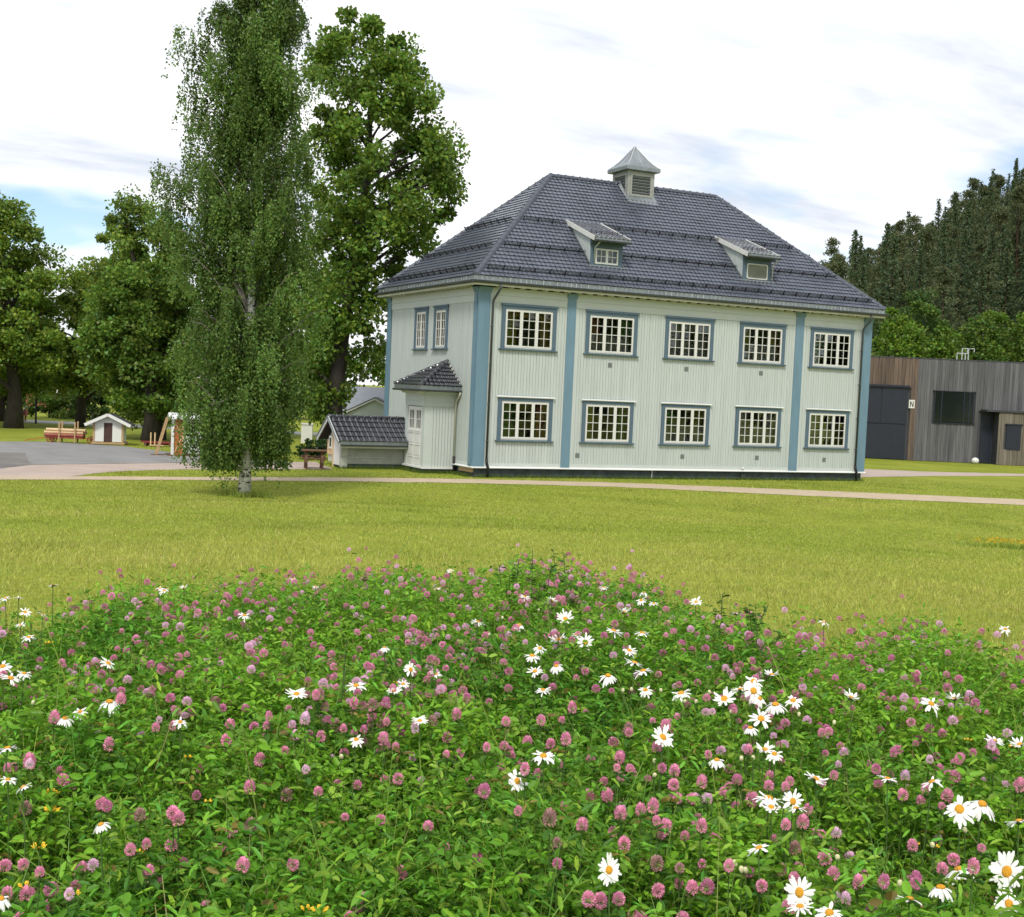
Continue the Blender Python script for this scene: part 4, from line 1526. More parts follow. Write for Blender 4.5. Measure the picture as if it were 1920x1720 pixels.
face_box(mb, A0, BD, BN, 3.1, 6.5, -0.01, 0.02, 1.0, 4.3)
mb.build("recess_panel", "slate_dark", pbld)
mb = MB()
face_box(mb, A0, BD, BN, 3.1, 6.5, -0.05, 0.02, 0.0, 0.95)
mb.build("concrete_base", "concrete", pbld)
mb = MB()
face_box(mb, A0, BD, BN, -0.06, Lb, -0.05, 0.3, WHT, WHT + 0.06)
face_box(mb, A0, GD, GN, 0.0, Lg, -0.05, 0.3, WHT + 0.001, WHT + 0.062)
mb.build("roof_edge", "slate_dark", pbld)
# letter sign
mb = MB()
face_box(mb, A0, BD, BN, 0.12, 0.46, -0.07, -0.05, 3.12, 3.62)
sg = mb.build("sign_plate", "white_paint", pbld)
mb = MB()
face_box(mb, A0, BD, BN, 0.19, 0.235, -0.078, -0.0705, 3.20, 3.54)
face_box(mb, A0, BD, BN, 0.345, 0.39, -0.078, -0.0705, 3.20, 3.54)
P = lambda u, z, t: (A0[0] + BD[0] * u + BN[0] * t, A0[1] + BD[1] * u + BN[1] * t, z)
# the stroke falls from upper left to lower right as read from the front
c = [(0.344, 3.54), (0.344, 3.44), (0.236, 3.20), (0.236, 3.30)]
mb.add([P(u, z, -0.078) for u, z in c] + [P(u, z, -0.0705) for u, z in c], [(0, 1, 2, 3), (7, 6, 5, 4), (0, 4, 5, 1), (1, 5, 6, 2), (2, 6, 7, 3), (3, 7, 4, 0)])
mb.build("letter_n", "sign_black", sg)
# annex with its dark recess and small window
mb = MB()
face_box(mb, A0, GD, GN, 3.92, 4.60, -0.02, 0.02, 0.05, 3.13)
mb.build("annex_door", "navy_steel", pbld)
AN = A0 + GN * -0.9
mb = MB()
face_box(mb, AN, GD, GN, 4.66, 12.0, 0.02, 0.86, -0.1, 3.12)
mb.build("annex_core", "slate_dark", pbld)
plank_face(AN + GD * 4.62, GD, GN, 7.4, 3.10, [(0.52, 1.30, 0.95, 2.42)], "plank_tan", "annex_planks", 8)
mb = MB()
face_box(mb, AN, GD, GN, 3.85, 12.0, -0.12, 0.86, 3.12, 3.24)
mb.build("annex_roof", "slate_dark", pbld)
mb = MB()
face_box(mb, AN, GD, GN, 5.10, 5.96, -0.06, 0.015, 0.92, 2.38)
face_box(mb, AN, GD, GN, 5.06, 6.04, -0.10, 0.0, 2.385, 2.46)
mb.build("annex_window", "navy_steel", pbld)
# white ball lamp on the grass
bp_ = A0 + GD * 3.45 + GN * -0.7
MB().lathe([(0.03, 0.0), (0.12, 0.02), (0.20, 0.09), (0.225, 0.19), (0.19, 0.29), (0.11, 0.36), (0.02, 0.385)], 14).build("ball_lamp", "white_paint", None, True, loc=(bp_[0], bp_[1], -0.01),
    label="round white ball lamp on the grass by the dark plank wall", cat="lamp")
# pipe rail on the roof
rail = thing("roof_rail", "pale tubular access rail standing on the flat plank building roof", "railing", (*(A0 + GD * 2.65 + GN * 1.2), WHT + 0.06), math.atan2(GD[1], GD[0]))
for pth in ([(0, 0, -0.1), (0, 0, 0.42), (0.42, 0, 0.42), (0.42, 0, 0.72), (0.16, 0, 0.72), (0.16, 0, -0.1)][0:3],
            [(0.30, 0, -0.1), (0.30, 0, 0.72), (0.62, 0, 0.72), (0.62, 0, 0.42)], [(0.62, 0, 0.42), (0.42, 0, 0.42)],
            [(0.50, 0, -0.1), (0.50, 0, 0.42)], [(0.68, 0, -0.1), (0.68, 0, 0.72), (1.02, 0, 0.72), (1.02, 0, 0.52)]):
    MB().tube(pth, 0.03, 6).build("rail_tube", "galv", rail)
mb = MB().box(-0.1, 1.1, -0.2, 0.2, -0.06, 0.0).build("base_plate", "galv", rail)

# ------------------------------------------------------------------ playhouses and wagons in the yard
PH = R(-17)
hut = thing("playhouse", "small white playhouse with dark open doorway and grey gable roof", "playhouse", (-10.15, 16.35, 0.0), PH)
mb = MB()
mb.box(-0.60, -0.19, -0.02, 0.0, 0.14, 0.97).box(0.17, 0.60, -0.02, 0.0, 0.14, 0.97)
mb.box(-0.60, -0.58, 0.0, 1.1, 0.14, 0.97).box(0.58, 0.60, 0.0, 1.1, 0.14, 0.97).box(-0.58, 0.58, 1.08, 1.1, 0.14, 0.97)
mb.prism([(-0.60, 0.97), (0.60, 0.97), (0.0, 1.26)], 1, -0.02, 0.0)
mb.prism([(-0.60, 0.97), (0.60, 0.97), (0.0, 1.26)], 1, 1.08, 1.1)
mb.build("wall", "white_paint", hut)
MB().box(-0.19, 0.17, 0.02, 0.04, 0.14, 0.97).build("doorway", "dark_door", hut)
for xx in (-0.62, 0.59):
    MB().box(xx - 0.03, xx + 0.05, -0.05, -0.021, 0.02, 1.0).build("corner_post", "raw_wood", hut)
MB().box(-0.70, 0.70, -0.06, 1.12, 0.03, 0.12).build("floor_frame", "raw_wood", hut)
for s in (-1, 1):
    mb = MB()
    mb.add([(0, -0.25, 1.36), (s * 0.95, -0.25, 0.90), (s * 0.95, 1.25, 0.90), (0, 1.25, 1.36), (0, -0.25, 1.30), (s * 0.95, -0.25, 0.84), (s * 0.95, 1.25, 0.84), (0, 1.25, 1.30)],
           [(0, 1, 2, 3), (7, 6, 5, 4), (0, 4, 5, 1), (1, 5, 6, 2), (2, 6, 7, 3)])
    mb.build("roof", "slate_dark", hut)
    MB().bar((0, -0.27, 1.33), (s * 0.97, -0.27, 0.86), 0.03, 0.13).build("bargeboard", "white_paint", hut)

# log wagon
wag = thing("log_wagon", "red wagon with spoked wheels loaded with pale round logs", "wagon", (-11.75, 17.55, 0), R(-20))
MB().box(-0.85, 0.75, -0.25, 0.25, 0.20, 0.27).build("bed", "red_paint", wag)
for xx in (-0.25, 0.42):
    for yy in (-0.27, 0.27):
        MB().box(xx - 0.03, xx + 0.03, yy - 0.025, yy + 0.025, 0.02, 0.95 if yy > 0 else 0.92).build("stake", "raw_wood", wag)
lg = random.Random(4)
for row, n in ((0, 4), (1, 3), (2, 3)):
    for k in range(n):
        yy = (k - (n - 1) / 2) * 0.125
        z = 0.335 + row * 0.112
        a = lg.uniform(-0.06, 0.06)
        MB().tube([(-0.86 + a, yy, z), (0.80 + a, yy, z)], [0.062, 0.058], 9).build("log", "new_wood" if row else "red_wood", wag)


def wheel(parent, loc, r=0.15):
    w = MB()
    n = 20
    vs, fs = [], []
    for k in range(n):
        a = 2 * math.pi * k / n
        for rr, t in ((r, -0.025), (r, 0.025), (r * 0.82, 0.025), (r * 0.82, -0.025)):
            vs.append((rr * math.cos(a), t, rr * math.sin(a)))
    for k in range(n):
        for i in range(4):
            fs.append((4 * k + i, 4 * ((k + 1) % n) + i, 4 * ((k + 1) % n) + (i + 1) % 4, 4 * k + (i + 1) % 4))
    w.add(vs, fs)
    for k in range(8):
        a = 2 * math.pi * k / 8
        w.bar((0, 0, 0), (0.85 * r * math.cos(a), 0, 0.85 * r * math.sin(a)), 0.02, 0.02, (0, 1, 0))
    w.tube([(0, -0.04, 0), (0, 0.04, 0)], 0.035, 8)
    return w.build("wheel", "red_paint", parent, loc=loc)


for xx in (-0.62,):
    for yy in (-0.32, 0.32):
        wheel(wag, (xx, yy, 0.15), 0.15)
for yy in (-0.32, 0.32):
    wheel(wag, (1.12, yy, 0.17), 0.17)
MB().bar((0.6, 0, 0.22), (1.2, 0, 0.20), 0.05, 0.05).build("pole", "orange_wood", wag)
MB().bar((-0.85, 0, 0.22), (-1.75, -0.05, 0.04), 0.04, 0.04).build("drawbar", "orange_wood", wag)
MB().tube([(1.12, -0.34, 0.17), (1.12, 0.34, 0.17)], 0.02, 6).build("axle", "red_paint", wag)

# low red wagon by the tree trunk
low = thing("low_wagon", "low empty red wagon with two pale upright stakes by the tree trunk", "wagon", (-8.05, 15.9, 0), R(-25))
MB().box(-0.75, 0.75, -0.22, 0.22, 0.16, 0.22).build("bed", "red_paint", low)
MB().box(-0.6, 0.6, -0.03, 0.03, 0.07, 0.159).build("beam", "red_paint", low)
for xx in (-0.55, 0.55):
    for yy in (-0.2, 0.2):
        MB().box(xx - 0.05, xx + 0.05, yy - 0.04, yy + 0.04, 0.0, 0.158).build("block", "brown_wood", low)
for xx in (-0.30, -0.12):
    MB().box(xx - 0.025, xx + 0.025, -0.27, -0.221, 0.02, 0.62).build("stake", "new_wood", low)
MB().box(-0.3, 0.3, -0.42, -0.28, 0.05, 0.09).build("side_board", "new_wood", low)

# tall white play booth with a braced orange door
bo = thing("play_booth", "tall white wooden booth with cross-braced orange door half hidden by the birch", "booth", (-8.75, 9.35, 0), R(-8))
mb = MB()
mb.box(0.42, 1.95, -0.02, 0.02, 0.10, 1.46).box(0.02, 0.06, 0.05, 1.0, 0.1, 1.46).box(2.13, 2.15, 0.03, 1.0, 0.1, 1.46).box(0.06, 2.13, 0.98, 1.0, 0.1, 1.46)
mb.build("wall", "white_paint", bo)
d_ = MB().box(0.06, 0.36, 0.03, 0.05, 0.06, 1.46).build("door", "orange_wood", bo)
MB().bar((0.08, 0.02, 1.36), (0.34, 0.02, 0.75), 0.03, 0.03, (0, 1, 0)).build("door_brace", "new_wood", d_)
MB().bar((0.34, 0.02, 0.72), (0.08, 0.02, 0.14), 0.03, 0.03, (0, 1, 0)).build("door_brace", "new_wood", d_)
for a, b, m_ in ((-0.06, 0.05, "white_paint"), (0.365, 0.42, "new_wood")):
    MB().box(a, b, -0.05, 0.03, 0.06, 1.50).build("post", m_, bo)
mb = MB()
mb.add([(-0.16, -0.20, 1.53), (2.30, -0.20, 1.53), (2.30, 0.5, 1.70), (-0.16, 0.5, 1.70), (2.30, 1.20, 1.53), (-0.16, 1.20, 1.53),
        (-0.16, -0.20, 1.46), (2.30, -0.20, 1.46), (2.30, 0.5, 1.63), (-0.16, 0.5, 1.63), (2.30, 1.20, 1.46), (-0.16, 1.20, 1.46)],
       [(0, 1, 2, 3), (3, 2, 4, 5), (9, 8, 7, 6), (11, 10, 8, 9), (0, 6, 7, 1), (5, 4, 10, 11), (0, 3, 9, 6), (3, 5, 11, 9), (1, 7, 8, 2), (2, 8, 10, 4)])
mb.build("roof", "drip_white", bo)
MB().box(-0.2, 2.3, -0.12, 1.05, 0.0, 0.058).build("floor_frame", "brown_wood", bo)
MB().box(1.15, 2.1, -0.10, -0.021, 0.55, 0.60).build("shelf", "red_wood", bo)
# leaning ladder with rungs
lad = thing("leaning_ladder", "wooden ladder with broad rungs leaning on the tall white booth", "ladder", (-9.2, 9.75, 0), R(-8))
MB().bar((-0.10, -0.14, 0.03), (0.30, -0.14, 1.50), 0.05, 0.10, (1, 0, 0)).build("rail", "raw_wood", lad)
MB().bar((-0.10, 0.20, 0.03), (0.30, 0.20, 1.50), 0.05, 0.10, (1, 0, 0)).build("rail", "raw_wood", lad)
for k in range(7):
    t = 0.1 + k * 0.125
    MB().box(-0.13 + 0.4 * t, -0.03 + 0.4 * t, -0.113, 0.173, 0.02 + 1.47 * t, 0.05 + 1.47 * t).build("rung", "red_wood", lad)
MB().box(-0.30, 0.25, -0.2, 0.28, 0.0, 0.035).build("foot_board", "brown_wood", lad)

# far-off details left of the yard
p = on_ground(34, 790)
rb = thing("red_cart", "small red wooden cart standing by the big trunk far left", "cart", (p[0], p[1], 0), R(-20))
MB().box(-0.5, 0.5, -0.3, 0.3, 0.35, 0.75).build("box", "red_wood", rb)
for xx in (-0.35, 0.35):
    for yy in (-0.26, 0.26):
        MB().box(xx - 0.04, xx + 0.04, yy - 0.04, yy + 0.04, 0.0, 0.349).build("leg", "red_wood", rb)
MB().bar((0.2, -0.34, 0.4), (0.55, -0.34, 0.95), 0.05, 0.09, (0, 1, 0)).build("handle", "white_paint", rb)
p = on_ground(67, 795)
pl = thing("lamp_post", "thin dark lamp post on the lawn far left", "lamp post", (p[0], p[1], 0))
MB().tube([(0, 0, -0.05), (0, 0, 1.9), (0, 0, 2.9)], [0.06, 0.05, 0.04], 8).build("pole", "iron", pl)
MB().lathe([(0.05, 2.9), (0.14, 2.98), (0.16, 3.2), (0.05, 3.3)], 10).build("lamp_head", "iron", pl)
p = ds(100, -36.2)
fb = thing("red_barn", "distant little red hut with pale roof beyond the hedge", "hut", (p[0], p[1], 0), R(-26))
MB().box(-1.9, 1.9, -1.2, 1.2, 0, 1.35).build("wall", "red_wood", fb)
MB().prism([(-1.5, 1.35), (1.5, 1.35), (0.0, 1.9)], 0, -2.1, 2.1).build("roof", "cream_board", fb)

# small white gabled house behind the maple
wh = thing("white_house", "white gabled house with grey roof half hidden behind the maple and shed", "house", (*ds(64, -7.6)[:2], 0), R(-26))
mb = MB()
mb.box(-1.05, 4.2, 0.0, 4.0, -0.1, 1.55)
mb.prism([(-0.95, 1.55), (2.15, 1.55), (0.6, 2.35)], 1, -0.3, 1.5)
mb.box(-0.85, 2.05, -0.3, -0.001, -0.1, 1.55)
mb.build("wall", "pale_trim", wh)
for s in (-1, 1):
    MB().bar((0.6, -0.42, 2.44), (0.6 + s * 1.75, -0.42, 1.56), 0.05, 0.13).build("bargeboard", "white_paint", wh)
    mb = MB()
    x1 = 0.6 + s * 1.8
    mb.add([(0.6, -0.45, 2.52), (x1, -0.45, 1.60), (x1, 1.6, 1.60), (0.6, 1.6, 2.52), (0.6, -0.45, 2.47), (x1, -0.45, 1.55), (x1, 1.6, 1.55), (0.6, 1.6, 2.47)],
           [(0, 1, 2, 3), (7, 6, 5, 4), (0, 4, 5, 1), (1, 5, 6, 2), (2, 6, 7, 3)])
    mb.build("gable_roof", "slate_dark", wh)
mb = MB()
mb.add([(-1.35, -0.25, 1.58), (4.4, -0.25, 1.58), (4.4, 2.0, 3.0), (-1.35, 2.0, 3.0), (4.4, 4.3, 1.58), (-1.35, 4.3, 1.58)], [(0, 1, 2, 3), (3, 2, 4, 5), (0, 3, 5), (1, 4, 2)])
mb.build("roof", "louvre_grey", wh)
for a in (-0.35, 0.75):
    f = MB().box(a, a + 0.75, -0.33, -0.301, 0.35, 1.28).build("window", "white_paint", wh)
    MB().box(a + 0.06, a + 0.69, -0.335, -0.3305, 0.42, 1.22).build("pane", "dark_glass", f)
MB().box(-0.9, 2.1, -0.34, -0.301, 1.44, 1.50).build("trim_board", "shed_grey", wh)
p = on_ground(575, 831)
MB().box(-0.28, 0.28, -0.2, 0.2, 0, 0.95).box(-0.32, 0.32, -0.24, 0.24, 0.951, 1.02).build("white_cabinet", "white_paint", None, loc=(p[0], p[1], 0), rot=(0, 0, R(-22)), label="plain white utility cabinet on the grass by the maple trunk", cat="cabinet")

# ------------------------------------------------------------------ trees
def limb_path(a, b, r, sag=0.15, n=4):
    """curved limb from a to b"""
    a, b = np.array(a, float), np.array(b, float)
    L = np.linalg.norm(b - a)
    pts = []
    w = r.normal(size=3) * L * 0.06
    for i in range(n + 1):
        t = i / n
        p = a + (b - a) * t + w * math.sin(math.pi * t)
        p[2] += -sag * L * math.sin(math.pi * t) * 0.5
        pts.append(tuple(p))
    return pts


def crown_leaves(C, rad, per, leaf, base, r, flat=0.6, droop=0.0, amt=0.35):
    """leaf quads round clump centres C with radii rad"""
    n = len(C) * per
    cid = np.repeat(np.arange(len(C)), per)
    off = r.normal(size=(n, 3))
    off = unit(off) * (r.random(n) ** 0.45)[:, None]
    off[:, 2] *= flat
    P = C[cid] + off * rad[cid][:, None]
    axis = off * 0.8 + rand_dirs(n, r) * 0.7
    axis[:, 2] -= droop
    nrm = rand_dirs(n, r) * 0.9 + off * 0.5
    nrm[:, 2] += 0.55
    L = leaf * r.uniform(0.7, 1.3, n)
    V, F = leaf_quads(P, axis, nrm, L, L * r.uniform(0.6, 0.85, n))
    tint = 1 + 0.30 * r.uniform(-1, 1, len(C))
    col = vary(base, n, amt, r) * tint[cid][:, None]
    return V, F, np.repeat(col, 4, 0)


def profile_clumps(base, prof, n, crad, r, depth=0.85, shell=0.5):
    """clump centres inside a crown whose outline is (height, left, right) in metres across the view"""
    hs = np.array([p[0] for p in prof])
    le = np.array([p[1] for p in prof])
    ri = np.array([p[2] for p in prof])
    C = []
    w = ri - le
    pr = np.interp(np.linspace(hs[0], hs[-1], 200), hs, w ** 1.4)
    hh = np.linspace(hs[0], hs[-1], 200)
    pr = pr / pr.sum()
    while len(C) < n:
        h = r.choice(hh, p=pr)
        l, q = np.interp(h, hs, le), np.interp(h, hs, ri)
        hw, c = (q - l) / 2, (q + l) / 2
        a = r.uniform(0, 2 * math.pi)
        rr = math.sqrt(r.random()) ** shell
        rr = min(1.0, rr)
        s = c + rr * math.cos(a) * max(hw - crad * 0.5, 0.1)
        d = rr * math.sin(a) * max(hw * depth - crad * 0.5, 0.1)
        xy = np.array(base[:2]) + RGT * s + FWD * d
        C.append((xy[0], xy[1], base[2] + h + r.normal() * 0.15))
    return np.array(C)


def make_tree(name, label, base, prof, n_clumps, crad, per, leaf, col, trunk, r0, seed, cat="tree", group=None, bark="bark", limbs=14, flat=0.6, shell=0.5, amt=0.35, droop=0.0, extra=None, depth=0.85):
    """trunk: list of (height, shift across the view); returns the tree with its trunk and crown"""
    r = np.random.default_rng(seed)
    base = np.array(base, float)
    o = thing(name, label, cat, base, 0.0, group)
    zero = np.zeros(3)
    C = profile_clumps(zero, prof, n_clumps, crad, r, depth=depth, shell=shell)
    rad = crad * r.uniform(0.35, 1.40, len(C))
    if extra is not None:
        E_ = np.array([[*(RGT * s + FWD * d), h] for s, h, d, q in extra])
        C = np.vstack([C, E_])
        rad = np.concatenate([rad, [q for *_, q in extra]])
    mb = MB()
    tp = [(RGT[0] * s, RGT[1] * s, h) for h, s in trunk]
    H = trunk[-1][0]
    rads = [r0 * (1.35 if i == 0 else max(0.12, 1 - 0.9 * h / H)) for i, (h, s) in enumerate(trunk)]
    mb.tube(tp, rads, 10)
    th = np.array([h for h, s in trunk])
    tsx = np.array([s for h, s in trunk])
    idx = r.choice(len(C), min(limbs, len(C)), replace=False)
    for i in idx:
        c = C[i]
        hz = max(th[0] + 0.25 * H * 0.5, c[2] - r.uniform(0.25, 0.5) * np.linalg.norm(c[:2]) - 0.6)
        hz = min(hz, H * 0.97)
        if hz < prof[0][0] * 0.6:
            hz = prof[0][0] * 0.6 + 0.2
        s = np.interp(hz, th, tsx)
        a = np.array([RGT[0] * s, RGT[1] * s, hz])
        rr = max(0.02, r0 * max(0.12, 1 - 0.9 * hz / H) * 0.5)
        mb.tube(limb_path(a, c, r, sag=-0.15), [rr, rr * 0.8, rr * 0.6, rr * 0.4, rr * 0.2], 6, cap=False)
    mb.build("trunk", bark, o, True)
    V, F, col_ = crown_leaves(C, rad, per, leaf, col, r, flat, droop, amt)
    obj("crown", np_mesh("crown", V, F, "foliage", col_), o)
    return o


# big maple behind the shed (about 20 m): outline measured across the view, metres
M0 = np.array([-1.02, 13.2, 0.0])
q = 56.6 / FPX                                         # metres per photo pixel at its distance


def prof_px(rows, basex, basey, depth):
    """(y, xl, xr) photo outline -> (height, left, right) metres, allowing for the camera's roll"""
    k = depth / FPX
    out = []
    for y, xl, xr in rows:
        h = (basey - y) * k
        lean = (basey - y) * 0.030
        out.append((h, (xl - basex - lean) * k, (xr - basex - lean) * k))
    return sorted(out)


maple_rows = [(778, 565, 640), (740, 560, 668), (700, 552, 728), (640, 550, 728), (560, 550, 735), (500, 560, 770), (440, 570, 850), (380, 575, 862), (300, 575, 862), (230, 565, 855), (170, 560, 815), (110, 565, 775), (70, 590, 735), (40, 625, 685)]
make_tree("maple_tree", "tall dark-crowned maple rising behind the birch and the tiled shed", M0, prof_px(maple_rows, 620, 850, 56.6), 215, 0.72, 230, 0.20, (0.150, 0.245, 0.036),
          [(-0.2, 0), (1.5, 0.05), (5, 0.3), (9, 0.9), (13, 1.2), (18.6, 1.2)], 0.42, 31, limbs=46, flat=0.8, shell=0.62)

# silver birch on the lawn: ascending limbs with hanging strands of small leaves
def build_birch(name, label, base, rows, basex, basey, depth, n_str, seed, trunk_r, leaf, col, white=True, group=None, shoots=()):
    r = np.random.default_rng(seed)
    o = thing(name, label, "tree", base, 0.0, group)
    prof = prof_px(rows, basex, basey, depth)
    hs = np.array([p[0] for p in prof])
    le = np.array([p[1] for p in prof])
    ri = np.array([p[2] for p in prof])
    H = hs[-1] + 0.3
    mb = MB()
    tp, tr = [], []
    for i in range(15):
        t = i / 14
        h = -0.15 + t * H
        tp.append((0.05 * math.sin(t * 9) + RGT[0] * 0.05 * t, 0.05 * math.cos(t * 7) - 0.05, h))
        tr.append(max(0.018, trunk_r * (1 - 0.93 * t) * (1.35 if i == 0 else 1.0)))
    mb.tube(tp, tr, 12)
    trunk = mb.build("trunk", "birch_trunk" if white else "bark", o, True)
    lm = MB()
    S0, S1, BI = [], [], []
    nb = 230
    for i in range(nb):
        h1 = np.interp(r.random() ** 0.92, [0, 1], [hs[0] + 0.8, hs[-1] * 0.99])
        l, q_ = np.interp(h1, hs, le), np.interp(h1, hs, ri)
        c, hw = (l + q_) / 2, (q_ - l) / 2
        a = r.uniform(0, 2 * math.pi)
        rr = r.uniform(0.15, 1.0) ** 0.5
        tip = np.array([*(RGT * (c + hw * rr * math.cos(a)) + FWD * (hw * 0.9 * rr * math.sin(a))), h1])
        if shoots and i < len(shoots):
            xs, ys = shoots[i]
            k_ = depth / FPX
            h1 = (basey - ys) * k_
            tip = np.array([*(RGT * ((xs - basex - (basey - ys) * 0.030) * k_) + FWD * r.uniform(-0.4, 0.4)), h1])
        reach = np.linalg.norm(tip[:2])
        h0 = max(0.9, h1 - reach * r.uniform(0.7, 1.5) - 0.2) if h1 > 2.6 else h1 + r.uniform(0.2, 0.9)
        a0 = np.array([0, 0, h0])
        pth = []
        for k in range(6):
            t = k / 5
            p = a0 + (tip - a0) * t
            p[2] = h0 + (h1 - h0) * math.sin(t * math.pi / 2 * 1.05)
            pth.append(p)
        br = max(0.010, 0.045 * (1 - h0 / H) + 0.008)
        lm.tube(pth, [br * (1 - 0.85 * k / 5) for k in range(6)], 5, cap=False)
        ns = int(n_str / nb)
        for k in range(ns):
            t = r.uniform(0.25, 1.05)
            j = min(int(t * 5), 4)
            p = pth[j] + (pth[j + 1] - pth[j]) * (t * 5 - j)
            p = p + r.normal(size=3) * np.array([0.10, 0.10, 0.08])
            ln = r.uniform(0.35, 1.30) * (0.75 + 0.6 * (1 - h1 / H))
            e_ = p + np.array([*(r.normal(size=2) * 0.10), -ln])
            low = hs[0] - 0.1 - (0.55 if r.random() < 0.06 else 0)
            e_[2] = max(e_[2], low)
            f0 = p[0] * FWD[0] + p[1] * FWD[1]
            l0 = p[0] * RGT[0] + p[1] * RGT[1]
            if f0 < 0 and abs(l0) < 0.20 and h1 > 1.5 and r.random() < 0.22:
                continue                               # the trunk shows between the strands
            S0.append(p)
            S1.append(e_)
            BI.append(i)
    lm.build("branches", "birch_limb", o, True)
    S0, S1 = np.array(S0), np.array(S1)
    per = 30
    n = len(S0) * per
    sid = np.repeat(np.arange(len(S0)), per)
    t = r.random(n)
    P = S0[sid] + (S1 - S0)[sid] * t[:, None] + r.normal(size=(n, 3)) * 0.032
    axis = rand_dirs(n, r) * 0.8
    axis[:, 2] -= 0.9
    L = leaf * r.uniform(0.7, 1.3, n)
    V, F = leaf_quads(P, axis, rand_dirs(n, r), L, L * 0.7)
    tint = (1 + 0.22 * r.uniform(-1, 1, len(S0))) * (1 + 0.30 * r.uniform(-1, 1, nb))[np.array(BI)]
    cc = vary(col, n, 0.30, r) * tint[sid][:, None]
    obj("crown", np_mesh("crown", V, F, "foliage", np.repeat(cc, 4, 0)), o)
    return o


def birch_bark_mat():
    m = mat("birch_trunk", (0.55, 0.54, 0.50), 0.75, 0.2, 3, 0.35, 18, stretch=(1, 1, 3))
    t = m.node_tree
    b = t.nodes["Principled BSDF"]
    old = b.inputs["Base Color"].links[0].from_socket
    co = t.nodes.new("ShaderNodeTexCoord")
    mp = t.nodes.new("ShaderNodeMapping")
    mp.inputs["Scale"].default_value = (2.2, 2.2, 4.0)
    t.links.new(co.outputs["Object"], mp.inputs[0])
    n = t.nodes.new("ShaderNodeTexNoise")
    n.inputs["Scale"].default_value = 2.2
    n.inputs["Detail"].default_value = 5
    n.inputs["Roughness"].default_value = 0.7
    t.links.new(mp.outputs[0], n.inputs["Vector"])
    r = t.nodes.new("ShaderNodeValToRGB")
    r.color_ramp.elements[0].position = 0.50
    r.color_ramp.elements[0].color = (0, 0, 0, 1)
    r.color_ramp.elements[1].position = 0.58
    r.color_ramp.elements[1].color = (1, 1, 1, 1)
    t.links.new(n.outputs["Fac"], r.inputs[0])
    mx = t.nodes.new("ShaderNodeMix")
    mx.data_type = 'RGBA'
    t.links.new(r.outputs[0], mx.inputs[0])
    t.links.new(old, mx.inputs[6])
    mx.inputs[7].default_value = (0.055, 0.045, 0.04, 1)
    t.links.new(mx.outputs[2], b.inputs["Base Color"])


birch_bark_mat()
mat("birch_limb", (0.20, 0.18, 0.155), 0.8, 0.5, 5, stretch=(2, 2, 2))
birch_rows = [(872, 400, 500), (850, 380, 520), (815, 346, 548), (770, 330, 572), (720, 320, 592), (640, 318, 612), (560, 322, 618), (480, 318, 612), (400, 325, 608), (330, 318, 606), (260, 348, 606), (190, 348, 596), (120, 362, 592), (60, 372, 585), (0, 398, 570), (-60, 420, 545), (-130, 450, 500)]
B0 = on_ground(457, 931)
birch = build_birch("birch_tree", "weeping silver birch with white trunk standing alone on the lawn", B0, birch_rows, 457, 931, 34.0, 9600, 5, 0.15, 0.070, (0.135, 0.222, 0.050), shoots=[(352, 795), (345, 775), (404, 852), (400, 842), (362, 800), (385, 806), (535, 808), (347, 75), (352, 100), (356, 130), (345, 190), (292, 318), (300, 335), (288, 400), (310, 380), (405, 20), (560, 40), (545, 10), (350, 165), (595, 120)])
def px_tree(name, label, bx, by, dep, rows, n, crad, per, leaf, col, trunk_r, seed, **kw):
    p = at(bx, by, dep)
    base = (p[0], p[1], 0.0)
    pr = prof_px(rows, bx, by, dep)
    H = pr[-1][0]
    mid = (pr[-1][1] + pr[-1][2]) / 2
    return make_tree(name, label, base, pr, n, crad, per, leaf, col, [(-0.2, 0), (H * 0.15, 0.05), (H * 0.5, mid * 0.4), (H * 0.92, mid)], trunk_r, seed, **kw)


px_tree("aspen_tree", "tall loose-crowned tree just left of the lone birch, beyond the yard", 300, 832, 62.0, [(780, 225, 350), (730, 200, 360), (660, 190, 365), (580, 180, 365), (500, 195, 360), (440, 200, 345), (400, 198, 300), (380, 205, 262)], 190, 0.62, 170, 0.17, (0.165, 0.25, 0.042), 0.24, 46, limbs=36, flat=0.9, droop=0.5)
px_tree("lime_tree", "dense round-crowned tree at the left edge with a thick trunk", 25, 803, 67.2, [(745, -110, 70), (690, -130, 115), (620, -140, 128), (540, -130, 122), (470, -110, 100), (420, -80, 72), (385, -40, 40)], 165, 0.9, 300, 0.19, (0.185, 0.280, 0.040), 0.42, 41, limbs=30)
px_tree("lime_tree", "second dark trunked tree behind the one at the left edge", -5, 792, 75, [(740, -70, 90), (660, -90, 105), (580, -90, 100), (500, -60, 60)], 90, 1.1, 200, 0.23, (0.14, 0.23, 0.035), 0.4, 42, limbs=16)
px_tree("maple_tree", "broad maple with a straight dark trunk between the playhouse and the booth", 280, 828, 60.4, [(775, 200, 330), (740, 190, 375), (690, 160, 390), (630, 150, 395), (570, 165, 385), (510, 200, 370)], 120, 0.85, 290, 0.19, (0.14, 0.235, 0.036), 0.36, 43, limbs=26)
px_tree("elm_tree", "light green spreading tree between the left edge tree and the birches", 150, 812, 72, [(745, 80, 255), (690, 70, 275), (620, 75, 290), (560, 110, 290), (510, 140, 285), (455, 175, 265)], 125, 0.9, 290, 0.19, (0.20, 0.285, 0.045), 0.26, 44, limbs=26)
px_tree("maple_tree", "dark maple closing the gap between the birch and the white house", 520, 832, 70, [(765, 380, 600), (700, 365, 640), (620, 370, 650), (540, 400, 640), (460, 430, 610)], 130, 1.1, 190, 0.24, (0.105, 0.18, 0.03), 0.36, 45, limbs=20)
